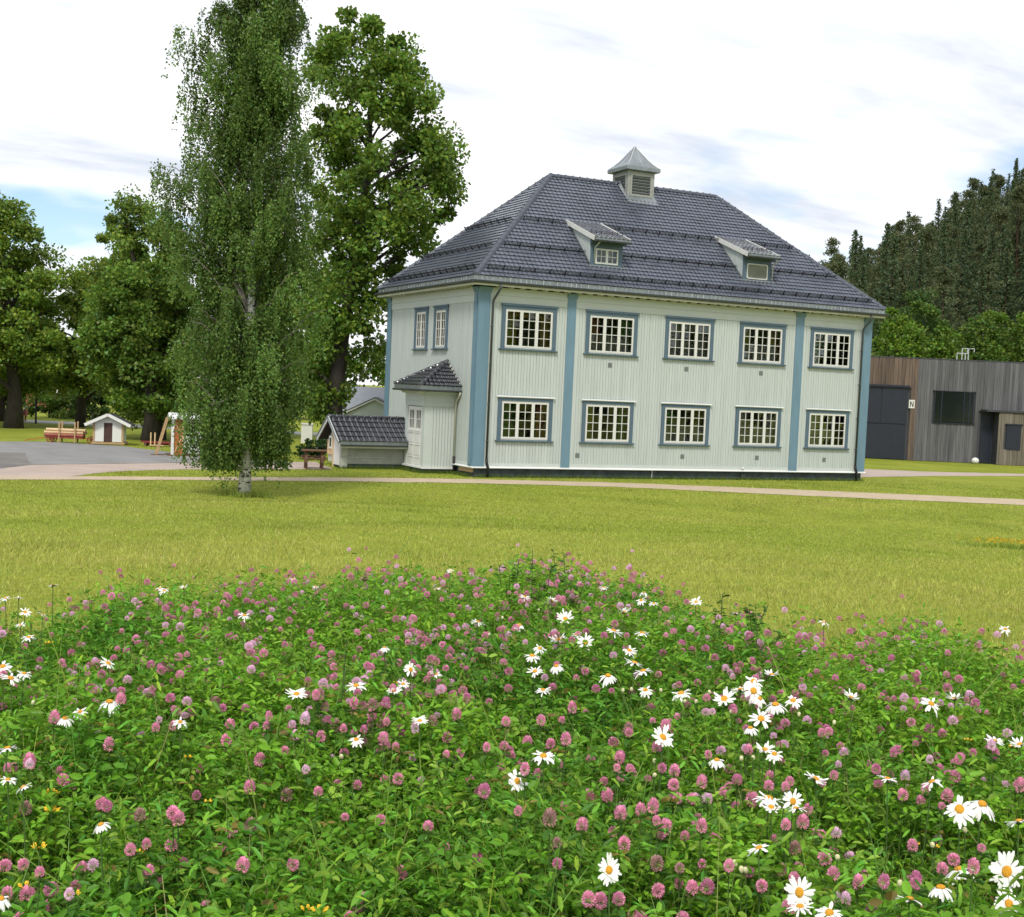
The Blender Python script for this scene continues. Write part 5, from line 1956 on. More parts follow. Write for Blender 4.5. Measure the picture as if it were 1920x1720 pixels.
# belt of trees and bushes in the distance behind the yard
belt = [(-18, 3.2), (-26, 3.6), (-33, 3.0), (-41, 4.2), (-47, 3.4), (-55, 4.6), (-10, 4.0)]
pos = ["at the far end left of the white house", "behind the broad maple's trunk", "right behind the white playhouse", "above the log wagon", "left of the lamp post", "beyond the left edge tree", "behind the tall maple"]
for i, (s, h) in enumerate(belt):
    D = 104 + 7 * ((i * 37) % 5) / 4
    b = ds(D, s)
    w = 3.9 + 0.6 * ((i * 13) % 4)
    make_tree("hedge_tree", "bushy tree of the far hedge " + pos[i], b, [(0.3, -w * 0.8, w * 0.8), (h * 0.5, -w, w), (h * 1.1, -w * 0.9, w * 0.9), (h * 1.8, -w * 0.45, w * 0.45)], 34, 1.3, 120, 0.36,
              (0.05, 0.085, 0.016) if i % 2 else (0.085, 0.135, 0.022), [(-0.2, 0), (h, 0), (h * 1.6, 0)], 0.2, 60 + i, group="far hedge trees", limbs=6)
for i, (x, y, w, h, c, lb) in enumerate([(92, 797, 1.9, 1.9, (0.10, 0.17, 0.03), "bright green rounded bush beside the lamp post"), (130, 797, 1.8, 1.6, (0.11, 0.17, 0.03), "yellow-green bush in front of the red hut"),
                                         (172, 797, 1.6, 1.9, (0.05, 0.09, 0.018), "dark bush left of the playhouse roof"), (312, 803, 1.3, 1.9, (0.08, 0.13, 0.025), "green bush right of the broad maple's trunk"),
                                         (252, 800, 1.2, 2.1, (0.09, 0.14, 0.025), "light green bush right of the playhouse roof")]):
    D = 84 if i < 3 else 82
    b = at(x, y, D) * [1, 1, 0]
    make_tree("bush", lb, b, [(0.1, -w * 0.9, w * 0.9), (h * 0.5, -w, w), (h, -w * 0.5, w * 0.5)], 16, 0.6, 130, 0.2, c, [(-0.1, 0), (h * 0.7, 0)], 0.06, 80 + i, cat="bush", limbs=5)
p = on_ground(588, 862)
make_tree("bush", "low dark green shrub at the foot of the tall maple", (p[0], p[1], 0), [(0.05, -0.55, 0.55), (0.4, -0.6, 0.6), (0.95, -0.3, 0.3)], 14, 0.28, 110, 0.12, (0.035, 0.075, 0.018), [(-0.1, 0), (0.5, 0)], 0.03, 90, cat="bush", limbs=4)

# ------------------------------------------------------------------ wooded hill
def conifer_mesh(seed, pine):
    r = np.random.default_rng(seed)
    H = 15.0
    Ps, Ax, Nr, Ls, Ws = [], [], [], [], []
    if not pine:
        for lev in range(44):
            t = lev / 43
            h = 1.2 + (H - 1.2) * t
            rad = (0.08 + 2.35 * (1 - t) ** 0.95) * r.uniform(0.7, 1.15)
            nb = int(5 + 7 * (1 - t))
            for k in range(nb):
                a = r.uniform(0, 2 * math.pi)
                d = np.array([math.cos(a), math.sin(a), 0])
                rr = rad * r.uniform(0.55, 1.15)
                for j in range(7):
                    f_ = (j + 0.6) / 7
                    Ps.append(d * rr * f_ + [r.normal() * 0.10, r.normal() * 0.10, h - 0.40 * rr * f_ + r.normal() * 0.06])
                    Ax.append(d + r.normal(size=3) * 0.7 + [0, 0, -0.45])
                    Ls.append(0.42 * (0.55 + 0.55 * (1 - t)))
                    Ws.append(0.22)
    else:
        for c in range(46):
            t = r.random() ** 0.7
            h = 4.5 + (H - 4.5) * t
            rad = 2.3 * math.sin(math.pi * (0.18 + 0.76 * t)) * r.uniform(0.2, 1.0)
            a = r.uniform(0, 2 * math.pi)
            c0 = np.array([rad * math.cos(a), rad * math.sin(a), h])
            for j in range(60):
                o_ = unit(r.normal(size=3)[None])[0] * r.random() ** 0.5 * np.array([0.75, 0.75, 0.42])
                Ps.append(c0 + o_)
                Ax.append(o_ + r.normal(size=3) * 0.5 + [0, 0, 0.3])
                Ls.append(0.34)
                Ws.append(0.19)
    n = len(Ps)
    V, F = leaf_quads(np.array(Ps), np.array(Ax), rand_dirs(n, r) + [0, 0, 0.6], np.array(Ls), np.array(Ws))
    base = (0.088, 0.128, 0.056) if not pine else (0.130, 0.155, 0.070)
    col = np.repeat(vary(base, n, 0.4, r), 4, 0)
    mb = MB()
    mb.tube([(0, 0, -0.5), (0.05, 0, H * 0.5), (0, 0.05, H * 0.96)], [0.24, 0.16, 0.03], 6)
    me2 = mb.mesh("t", "pine_bark")
    tv = np.array([v.co[:] for v in me2.vertices])
    tf = np.array([tuple(p_.vertices) for p_ in me2.polygons if len(p_.vertices) == 4])
    nv = len(V)
    V = np.vstack([V, tv])
    col = np.vstack([col, np.tile([[0.09, 0.055, 0.035]], (len(tv), 1))])
    F = np.vstack([F, tf + nv])
    return np_mesh("conifer", V, F, "foliage", col)


con = [conifer_mesh(100 + i, i >= 3) for i in range(6)]
hr = np.random.default_rng(77)
pts = []
tries = 0
while len(pts) < 400 and tries < 60000:
    tries += 1
    D = 124 + 122 * hr.random() ** 0.7
    s = hr.uniform(0.225 * D, 0.46 * D)
    if all((D - a) ** 2 + (s - b) ** 2 > 2.7 ** 2 for a, b in pts):
        pts.append((D, s))
for i, (D, s) in enumerate(pts):
    p = ds(D, s)
    z = float(ground_z(p[0], p[1]))
    k = int(hr.choice(6, p=[0.24, 0.23, 0.22, 0.11, 0.10, 0.10]))
    o = obj("pine_tree" if k >= 3 else "spruce_tree", con[k], None, (p[0], p[1], z - 0.2), (hr.normal() * 0.03, hr.normal() * 0.03, hr.uniform(0, 6.28)),
            "%s %s on the hillside %s" % ("dark pointed spruce" if k < 3 else "round-topped pine", "high up" if D > 205 else "halfway up" if D > 165 else "low down",
                                           "next to the house roof" if s / D < 0.30 else "above the brown plank wall" if s / D < 0.35 else "above the pipe rail" if s / D < 0.40 else "towards the right edge"),
            "tree", "spruces on the hillside" if k < 3 else "pines on the hillside")
    sc_ = hr.uniform(0.58, 0.82) if hr.random() < 0.8 else hr.uniform(0.82, 1.0)
    o.scale = (sc_ * hr.uniform(0.9, 1.15), sc_ * hr.uniform(0.9, 1.15), sc_ * hr.uniform(1.0, 1.2))

# leafy trees at the foot of the hill, behind the plank building
foot = [(100, 29.9, 2.9, 9.4, (0.135, 0.230, 0.026), "bright green bush tree right behind the blue corner pilaster"), (106, 33.8, 3.0, 10.9, (0.085, 0.150, 0.028), "mid green tree behind the brown plank wall"),
        (99, 33.3, 2.2, 8.2, (0.140, 0.235, 0.030), "light green low tree behind the roof edge left of the pipe rail"), (101, 37.0, 2.6, 9.2, (0.105, 0.180, 0.026), "leafy tree just left of the pipe rail"),
        (108, 40.6, 3.6, 10.6, (0.115, 0.195, 0.026), "leafy tree directly behind the pipe rail"), (106, 43.6, 3.6, 12.2, (0.135, 0.225, 0.028), "tallest bright green tree right of the pipe rail"),
        (97, 41.8, 2.8, 9.3, (0.125, 0.215, 0.026), "low yellow-green tree at the right frame edge"), (112, 50.0, 4.5, 12.8, (0.110, 0.190, 0.026), "large leafy tree at the hill foot past the right edge"),
        (117, 36.4, 3.4, 10.4, (0.065, 0.115, 0.026), "dark leafy tree at the start of the slope"), (119, 32.0, 3.4, 9.6, (0.060, 0.105, 0.024), "dark leafy tree at the hill foot next to the roof eave")]
for i, (D, s, w, h, c, lb) in enumerate(foot):
    h, w = h + 1.2, w * 1.12
    b = ds(D, s)
    b[2] = float(ground_z(b[0], b[1]))
    make_tree("leafy_tree", lb, b, [(0.3, -w * 0.7, w * 0.7), (h * 0.35, -w, w), (h * 0.7, -w * 0.85, w * 0.85), (h * 1.0, -w * 0.35, w * 0.35)], 75, 0.95, 170, 0.26, c, [(-0.2, 0), (h * 0.5, 0), (h * 0.9, 0)], 0.2, 200 + i, limbs=10, amt=0.4)

# ------------------------------------------------------------------ meadow outline: distance of its far edge by photo column
EDGE_X = np.array([-1200, -300, 0, 100, 200, 330, 500, 700, 850, 1000, 1100, 1200, 1300, 1400, 1460, 1560, 1700, 1860, 1920, 2200, 3200])
EDGE_Y = np.array([1180, 1215, 1165, 1128, 1108, 1085, 1070, 1062, 1062, 1050, 1062, 1086, 1104, 1124, 1174, 1168, 1152, 1166, 1200, 1260, 1270])


def edge_table():
    out = []
    for x, y in zip(EDGE_X, EDGE_Y):
        d0 = ray(x, y)
        best = 3.0
        for t in np.arange(2.5, 12, 0.02):
            p = CAM + d0 * t
            if p[2] < float(ground_z(p[0], p[1])) + 0.42:
                break
            best = t
        out.append(best * math.hypot(d0[0], d0[1]))
    return np.array(out)


EDGE_D = edge_table()


def edge_d(az):
    """far edge of the meadow at azimuth az (radians right of the view axis)"""
    az = np.asarray(az)
    return np.interp(960 + np.tan(az) * FPX, EDGE_X, EDGE_D) + 0.22 * np.sin(az * 61 + 1) + 0.16 * np.sin(az * 143) + 0.10 * np.sin(az * 331)


def azimuths(n, wide=50):
    """dense inside the field of view, thinner on both sides of it"""
    a = rng.uniform(R(-28), R(28), n)
    side = rng.random(n) < 0.24
    b = rng.uniform(R(28), R(wide), n) * np.where(rng.random(n) < 0.5, -1, 1)
    return np.where(side, b, a)


def polar(az, d):
    dirs = FWD[None, :] * np.cos(az)[:, None] + RGT[None, :] * np.sin(az)[:, None]
    xy = CAM[None, :2] + dirs * d[:, None]
    return np.column_stack([xy, ground_z(xy[:, 0], xy[:, 1])])


def inside(poly, X, Y):
    r = np.zeros(len(X), bool)
    n = len(poly)
    j = n - 1
    for i in range(n):
        xi, yi = poly[i]
        xj, yj = poly[j]
        c = ((yi > Y) != (yj > Y)) & (X < (xj - xi) * (Y - yi) / (yj - yi + 1e-12) + xi)
        r ^= c
        j = i
    return r


def vnoise(X, Y, cell, seed):
    """smooth value noise in -1..1"""
    r = np.random.default_rng(seed)
    g = r.uniform(-1, 1, (128, 128))
    u, v = X / cell + 500, Y / cell + 500
    i, j = np.floor(u).astype(int), np.floor(v).astype(int)
    f, h = smooth(u - i), smooth(v - j)
    a = g[i % 128, j % 128] * (1 - f) + g[(i + 1) % 128, j % 128] * f
    b = g[i % 128, (j + 1) % 128] * (1 - f) + g[(i + 1) % 128, (j + 1) % 128] * f
    return a * (1 - h) + b * h


# mown lawn blades
def lawn():
    n = 720000
    az = azimuths(n, 55)
    u = rng.random(n)
    d0, d1 = 3.2, 58.0
    d = (d0 ** 0.75 + u * (d1 ** 0.75 - d0 ** 0.75)) ** (1 / 0.75)
    keep = d > edge_d(az) - 0.25 + rng.normal(size=n) * 0.12
    az, d = az[keep], d[keep]
    P = polar(az, d)
    bad = np.zeros(len(P), bool)
    for poly in (PATH_FAR + PATH_NEAR, GRAVEL, ASPHALT, RIGHT_GRAVEL):
        bad |= inside(poly, P[:, 0] + rng.normal(size=len(P)) * 0.09, P[:, 1] + rng.normal(size=len(P)) * 0.09)
    bad |= (P[:, 0] > -0.02) & (P[:, 0] < LX) & (P[:, 1] > 0.0) & (P[:, 1] < WY)
    bad |= (P[:, 0] > -3.7) & (P[:, 0] < 0) & (P[:, 1] > 1.7) & (P[:, 1] < 5.5)
    P, d = P[~bad], d[~bad]
    n = len(P)
    # mowing swaths and patches change blade length a little
    sw = P[:, 0] * RGT[0] + P[:, 1] * RGT[1]
    fw_ = P[:, 0] * FWD[0] + P[:, 1] * FWD[1]
    patch = 0.7 * vnoise(P[:, 0], P[:, 1], 3.2, 1) + 0.6 * vnoise(P[:, 0], P[:, 1], 0.9, 2) + 0.35 * vnoise(sw * 0.12, fw_, 0.55, 3)
    lush = vnoise(P[:, 0], P[:, 1], 1.7, 4)
    h = (0.032 + 0.008 * patch + 0.012 * np.clip(lush, 0, 1)) * rng.uniform(0.5, 1.35, n)
    tall = rng.random(n) < 0.004
    h[tall] *= 2.2
    # unmown fringe along walls, the birch and the meadow
    w = 0.0050 * np.clip(d / 7, 1, 6) * rng.uniform(0.7, 1.3, n)
    a = rng.uniform(0, 2 * math.pi, n)
    side = np.column_stack([np.cos(a), np.sin(a), np.zeros(n)])
    tip = rng.normal(size=(n, 3)) * 0.55
    tip[:, 2] = 1.0
    V = np.stack([P - side * w[:, None] / 2 - [0, 0, 0.004], P + side * w[:, None] / 2 - [0, 0, 0.004], P + tip * h[:, None]], 1).reshape(-1, 3)
    F = np.arange(3 * n).reshape(n, 3)
    base = np.array([0.32, 0.41, 0.055])[None] * np.ones((n, 1))
    dry = np.clip(0.30 + 0.38 * patch + 0.38 * smooth((26 - d) / 16) - 0.3 * np.clip(lush, 0, 1), 0, 1) * rng.uniform(0.4, 1.3, n)
    dry = np.clip(dry, 0, 1)[:, None]
    col = base * (1 - dry) + np.array([0.50, 0.48, 0.12])[None] * dry
    col *= (1 - 0.28 * np.clip(lush - 0.25, 0, 1))[:, None]
    straw = rng.random(n) < 0.05 + 0.10 * np.clip(patch - 0.5, 0, 1)
    col[straw] = (0.50, 0.42, 0.16)
    col *= rng.uniform(0.65, 1.3, (n, 1))
    obj("lawn_grass", np_mesh("lawn_grass", V, F, "blade", np.repeat(col, 3, 0)), kind="stuff", label="short mown yellow-green grass blades of the lawn")


lawn()


def tuft_patch(name, centres, per, h, spread, col, label):
    n = len(centres) * per
    cid = np.repeat(np.arange(len(centres)), per)
    C = np.array(centres, float)[cid]
    P = C + np.column_stack([rng.normal(size=(n, 2)) * spread, np.zeros(n)])
    P[:, 2] = ground_z(P[:, 0], P[:, 1])
    hh = h * rng.uniform(0.4, 1.2, n)
    a = rng.uniform(0, 2 * math.pi, n)
    side = np.column_stack([np.cos(a), np.sin(a), np.zeros(n)]) * 0.009
    tip = rng.normal(size=(n, 3)) * 0.35
    tip[:, 2] = 1
    V = np.stack([P - side, P + side, P + tip * hh[:, None]], 1).reshape(-1, 3)
    c = vary(col, n, 0.35)
    obj(name, np_mesh(name, V, np.arange(3 * n).reshape(n, 3), "blade", np.repeat(c, 3, 0)), kind="stuff", label=label)


tuft_patch("fringe_grass", [B0 + [x, y, 0] for x, y in rng.normal(size=(26, 2)) * 0.26], 34, 0.20, 0.10, (0.24, 0.31, 0.05), "longer unmown grass round the birch trunk")
tuft_patch("wall_grass", [(x, -0.08, 0) for x in np.arange(0.1, 17.9, 0.13)] + [(-0.12, y, 0) for y in np.arange(0.1, 1.7, 0.12)] + [(x, 1.6, 0) for x in np.arange(-1.3, -0.1, 0.1)] + [(x, 3.6, 0) for x in np.arange(-3.8, -1.2, 0.1)] + [(-1.35, y, 0) for y in np.arange(1.7, 3.7, 0.12)],
           26, 0.15, 0.06, (0.11, 0.17, 0.025), "longer grass and weeds along the foot of the house and shed")

# ------------------------------------------------------------------ flower meadow
MZ = 0.40                                              # height of the leaf canopy


def meadow_points(n, near=1.6, over=0.0, even=0.75):
    az = azimuths(n * 6)
    ed = edge_d(az)
    ed = ed + np.clip(rng.normal(size=len(ed)) * 0.32, -0.8, 0.9)
    lo, hi = near, ed + over
    d = lo + (hi - lo) * rng.random(n * 6)
    # cover thins a little with distance, where leaves overlap in view
    acc = rng.random(n * 6) < (d / 10.5) ** even * ((hi - lo) / 8.5)
    az, d, ed = az[acc][:n], d[acc][:n], ed[acc][:n]
    P = polar(az, d)
    # canopy sinks towards the edge and rolls gently
    c1, c2 = vnoise(P[:, 0], P[:, 1], 0.55, 21), vnoise(P[:, 0], P[:, 1], 0.20, 22)
    keep = rng.random(len(d)) < np.clip(0.80 + 0.55 * c2 + 0.25 * c1, 0.12, 1)      # plants stand in clumps
    P, d, ed, c1, c2 = P[keep], d[keep], ed[keep], c1[keep], c2[keep]
    top = MZ + 0.055 * c1 + 0.075 * c2 + 0.03 * rng.normal(size=len(d)) - 0.14 * smooth((d - ed + 0.9) / 1.0)
    return P, d, top


def leaves():
    P, d, top = meadow_points(120000)
    n = len(P)
    hgt = top * np.clip(1 - np.abs(rng.normal(size=n)) * 0.28, 0.12, 1.03)
    C = P + np.column_stack([rng.normal(size=(n, 2)) * 0.03, hgt])
    rot = rng.uniform(0, 2 * math.pi, n)
    Ln = rng.uniform(0.015, 0.034, n)
    shape = rng.uniform(0.34, 0.58, n)
    nrm = np.column_stack([rng.normal(size=(n, 2)) * 0.75, np.ones(n)])
    patch = np.clip(0.5 + 0.6 * vnoise(P[:, 0], P[:, 1], 0.45, 5) + 0.3 * vnoise(P[:, 0], P[:, 1], 0.16, 6), 0, 1)
    base = np.array([0.075, 0.235, 0.018])[None] * (1 - patch[:, None]) + np.array([0.240, 0.470, 0.032])[None] * patch[:, None]
    young = rng.random(n) < 0.10
    base[young] = (0.26, 0.42, 0.05)
    old = rng.random(n) < 0.02
    base[old] = (0.26, 0.20, 0.05)
    base = base * rng.uniform(0.6, 1.35, (n, 1))
    near = d < 5.2
    for part, fn, nv in ((near, leaf_folded, 6), (~near, leaf_quads, 4)):
        Vs, Fs, Cs, off = [], [], [], 0
        m = int(part.sum())
        for k in range(3):
            a = rot[part] + k * 2.094 + rng.normal(size=m) * 0.15
            ax = np.column_stack([np.cos(a), np.sin(a), 0.12 + rng.normal(size=m) * 0.38])
            V, F = fn(C[part] + ax * 0.003, ax, nrm[part], Ln[part], Ln[part] * shape[part])
            Vs.append(V)
            Fs.append(F + off)
            off += len(V)
            Cs.append(np.repeat(base[part], nv, 0))
        obj("clover_foliage", np_mesh("clover_foliage", np.vstack(Vs), np.vstack(Fs), "foliage", np.vstack(Cs)), kind="stuff",
            label="mass of green clover leaves in the %s half of the flower meadow" % ("near" if nv == 6 else "far"))
    # narrow forb leaves standing more upright
    P, d, top = meadow_points(95000)
    n = len(P)
    C = P + np.column_stack([rng.normal(size=(n, 2)) * 0.02, top * rng.uniform(0.35, 1.06, n)])
    a = rng.uniform(0, 2 * math.pi, n)
    ax = np.column_stack([np.cos(a), np.sin(a), rng.uniform(0.1, 1.0, n)])
    L = rng.uniform(0.020, 0.046, n)
    V, F = leaf_folded(C, ax, np.column_stack([rng.normal(size=(n, 2)) * 0.3, np.ones(n)]), L, L * rng.uniform(0.2, 0.34, n))
    col = vary((0.19, 0.40, 0.04), n, 0.5)
    obj("forb_foliage", np_mesh("forb_foliage", V, F, "foliage", np.repeat(col, 6, 0)), kind="stuff", label="narrow upright forb leaves between the clover")
    # thin stems and grass blades
    P, d, top = meadow_points(36000, over=0.5)
    n = len(P)
    a = rng.uniform(0, 2 * math.pi, n)
    w = rng.uniform(0.0010, 0.0028, n)[:, None]
    side = np.column_stack([np.cos(a), np.sin(a), np.zeros(n)]) * w
    h = top * rng.uniform(0.7, 1.15, n)
    tall = rng.random(n) < 0.02
    h[tall] *= 1.45
    tip = rng.normal(size=(n, 3)) * 0.18
    tip[:, 2] = 1
    mid = P + tip * (h * 0.55)[:, None] * [0.5, 0.5, 1]
    end = P + tip * h[:, None] * [1.3, 1.3, 1]
    V = np.stack([P - side, P + side, mid + side * 0.9, mid - side * 0.9, end + side * 0.25, end - side * 0.25], 1).reshape(-1, 3)
    b = np.arange(n)[:, None] * 6
    F = np.concatenate([b + [0, 1, 2, 3], b + [3, 2, 4, 5]], 0)
    col = vary((0.19, 0.31, 0.05), n, 0.45)
    straw = rng.random(n) < 0.06
    col[straw] = (0.42, 0.36, 0.16)
    obj("meadow_stems", np_mesh("meadow_stems", V, F, "blade", np.repeat(col, 6, 0)), kind="stuff", label="thin upright stems and grass blades in the meadow")


leaves()


# clover heads: florets round a globe
def clover_head(seed, size=0.0145, n=120):
    r = np.random.default_rng(seed)
    i = np.arange(n)
    ph = math.pi * (1 + 5 ** 0.5) * i
    z = 1 - 1.72 * (i + 0.5) / n
    rr = np.sqrt(np.maximum(0, 1 - z * z))
    dirs = np.column_stack([rr * np.cos(ph), rr * np.sin(ph), z])
    P = dirs * 0.60 * size
    ax = dirs + r.normal(size=(n, 3)) * 0.12
    ax[:, 2] += 0.30
    L = size * 0.46 * r.uniform(0.85, 1.15, n) * (1 + 0.15 * z)
    up = np.cross(np.cross(ax, [0, 0, 1.0]), ax) + r.normal(size=(n, 3)) * 0.3
    V, F = leaf_folded(P, ax, up, L, L * 0.62)
    # pale at the floret base, pink at the tip
    tipc, basec = np.array([0.96, 0.40, 0.60]), np.array([0.95, 0.56, 0.68])
    col = np.empty((n, 6, 3))
    for k, t in enumerate((0, 0.35, 0.8, 1.0, 0.8, 0.35)):
        col[:, k] = basec * (1 - t) + tipc * t
    col *= r.uniform(0.75, 1.2, (n, 1, 1))
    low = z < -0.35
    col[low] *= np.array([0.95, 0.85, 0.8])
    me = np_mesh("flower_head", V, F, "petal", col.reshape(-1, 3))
    return me, V, F, col.reshape(-1, 3)


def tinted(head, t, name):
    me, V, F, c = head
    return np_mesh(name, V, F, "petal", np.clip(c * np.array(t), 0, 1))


H0 = [clover_head(s) for s in (1, 2, 3)]
heads = [h[0] for h in H0] + [tinted(H0[0], (0.85, 0.75, 0.85), "flower_head"), tinted(H0[1], (1.1, 1.5, 1.35), "flower_head"), tinted(H0[2], (0.62, 0.80, 0.55), "flower_head")]


def collar_mesh(seed):
    r = np.random.default_rng(seed)
    k = 5
    a = np.arange(k) * 2.3 + r.uniform(0, 6)
    ax = np.column_stack([np.cos(a), np.sin(a), r.uniform(-0.3, 0.5, k)])
    L = r.uniform(0.020, 0.034, k)
    V, F = leaf_folded(np.zeros((k, 3)) + [0, 0, -0.004], ax, np.tile([0, 0, 1.0], (k, 1)), L, L * 0.5)
    return np_mesh("leaf_collar", V, F, "foliage", np.repeat(vary((0.075, 0.16, 0.022), k, 0.3, r), 6, 0))


collars = [collar_mesh(s) for s in (4, 5, 6)]
stem_me = MB().tube([(0.018, 0.006, -0.30), (0.008, 0.004, -0.14), (0, 0, 0.0)], [0.0016, 0.0015, 0.0013], 5, cap=False).mesh("red_clover", "stem_green", True)


def head_positions(n):
    """clover heads: clustered, thinner towards the near left"""
    out = []
    while len(out) < n:
        P, d, top = meadow_points(400, near=2.3, over=0.1, even=0.9)
        for p, dd, t in zip(P, d, top):
            q_ = p - [*CAM[:2], 0]
            s = q_[0] * RGT[0] + q_[1] * RGT[1]
            D = q_[0] * FWD[0] + q_[1] * FWD[1]
            dens = 0.55 + 0.45 * math.sin(p[0] * 4.1 + 1.0) * math.sin(p[1] * 3.7) + 0.25 * math.sin(p[0] * 9) * math.sin(p[1] * 8)
            if s / D < -0.12 and D < 3.2:
                dens *= 0.40
            if random.random() < max(0.16, dens):
                out.append((dd, p, t))
    return out[:n]


def where(x, y):
    side = "left" if x < 480 else "centre-left" if x < 860 else "middle" if x < 1260 else "centre-right" if x < 1620 else "right"
    row = "back" if y < 1190 else "upper middle" if y < 1330 else "lower middle" if y < 1480 else "front"
    return row, side


def to_px(p):
    v = np.array(p) - CAM
    k = v @ _fw
    return 960 + FPX * (v @ _rt) / k, 860 - FPX * (v @ _up) / k


TINT = ["pink", "pink", "pink", "deep pink", "pale pink", "brownish faded"]
hp = head_positions(3000)
hp.sort(key=lambda t: t[0] + (50 if not -60 < to_px((t[1][0], t[1][1], t[1][2] + t[2]))[0] < 1980 else 0))
for i, (d, p, t) in enumerate(hp[:300]):
    z = p[2] + t + random.uniform(-0.05, 0.07)
    sc_ = random.uniform(0.60, 1.04)
    c = obj("red_clover", stem_me, None, (p[0], p[1], z), (0, 0, random.uniform(0, 6.28)),
            None, "flower", "nearer pink clover flowers in the meadow")
    c.scale = (1, 1, (t + 0.02) / 0.36)
    k = random.choices(range(6), (5, 5, 5, 3, 2, 2))[0]
    c["label"] = "%s %s clover flower in the %s %s of the meadow" % ("large" if sc_ > 0.9 else "small" if sc_ < 0.74 else "middling", TINT[k], *where(*to_px((p[0], p[1], z))))
    h_ = obj("flower_head", heads[k], c, (0, 0, 0.004), (random.gauss(0, 0.25), random.gauss(0, 0.25), random.uniform(0, 6.28)))
    h_.scale = (sc_, sc_, sc_ * random.uniform(0.92, 1.15))
    obj("leaf_collar", collars[i % 3], c, (0, 0, -0.006), (0, 0, random.uniform(0, 6.28)))
Vs, Fs, Cs, off = [], [], [], 0
for i, (d, p, t) in enumerate(hp[300:]):
    me, V, F, c = H0[i % 3]
    keep = slice(0, None)
    z = p[2] + t + random.uniform(-0.05, 0.06)
    a = random.uniform(0, 6.28)
    sc_ = random.uniform(0.60, 1.06)
    rot = np.array(Matrix.Rotation(random.gauss(0, 0.3), 3, 'X') @ Matrix.Rotation(a, 3, 'Z'))
    Vs.append((V * sc_) @ rot.T + [p[0], p[1], z])
    Fs.append(F + off)
    off += len(V)
    Cs.append(np.clip(c * random.choice(((1, 1, 1), (0.85, 0.75, 0.85), (1.05, 1.4, 1.3), (0.75, 0.75, 0.7))), 0, 1))
obj("far_clover_flowers", np_mesh("far_clover_flowers", np.vstack(Vs), np.vstack(Fs), "petal", np.vstack(Cs)), kind="stuff", label="many smaller pink clover heads towards the far edge of the meadow")

# oxeye daisies, placed where the photograph shows them: (x, y, size, tilt class)
def petals_mesh(seed, n, droop, R0=0.030):
    r = np.random.default_rng(seed)
    vs, fs = [], []
    for k in range(n):
        a = 2 * math.pi * k / n + r.normal() * 0.10
        L = R0 * r.uniform(0.74, 1.06)
        w = 0.0064 * r.uniform(0.75, 1.15)
        d = np.array([math.cos(a), math.sin(a), 0])
        s = np.array([-math.sin(a), math.cos(a), 0])
        dr = droop + r.normal() * 0.15
        if r.random() < 0.08:
            continue
        b = len(vs)
        for t, ww in ((0.22, 0.45), (0.5, 0.95), (0.82, 1.0), (1.0, 0.45)):
            h = 0.10 * t - dr * t * t
            for q_ in (-1, 0, 1):
                vs.append(d * L * t * (1 - 0.15 * abs(dr) * t) + s * q_ * w / 2 * ww + [0, 0, L * h - 0.0006 * abs(q_)])
        for i in range(3):
            for j in range(2):
                fs.append((b + 3 * i + j, b + 3 * i + j + 1, b + 3 * i + 4 + j, b + 3 * i + 3 + j))
    return np_mesh("petals", np.array(vs), np.array(fs), "daisy_white")


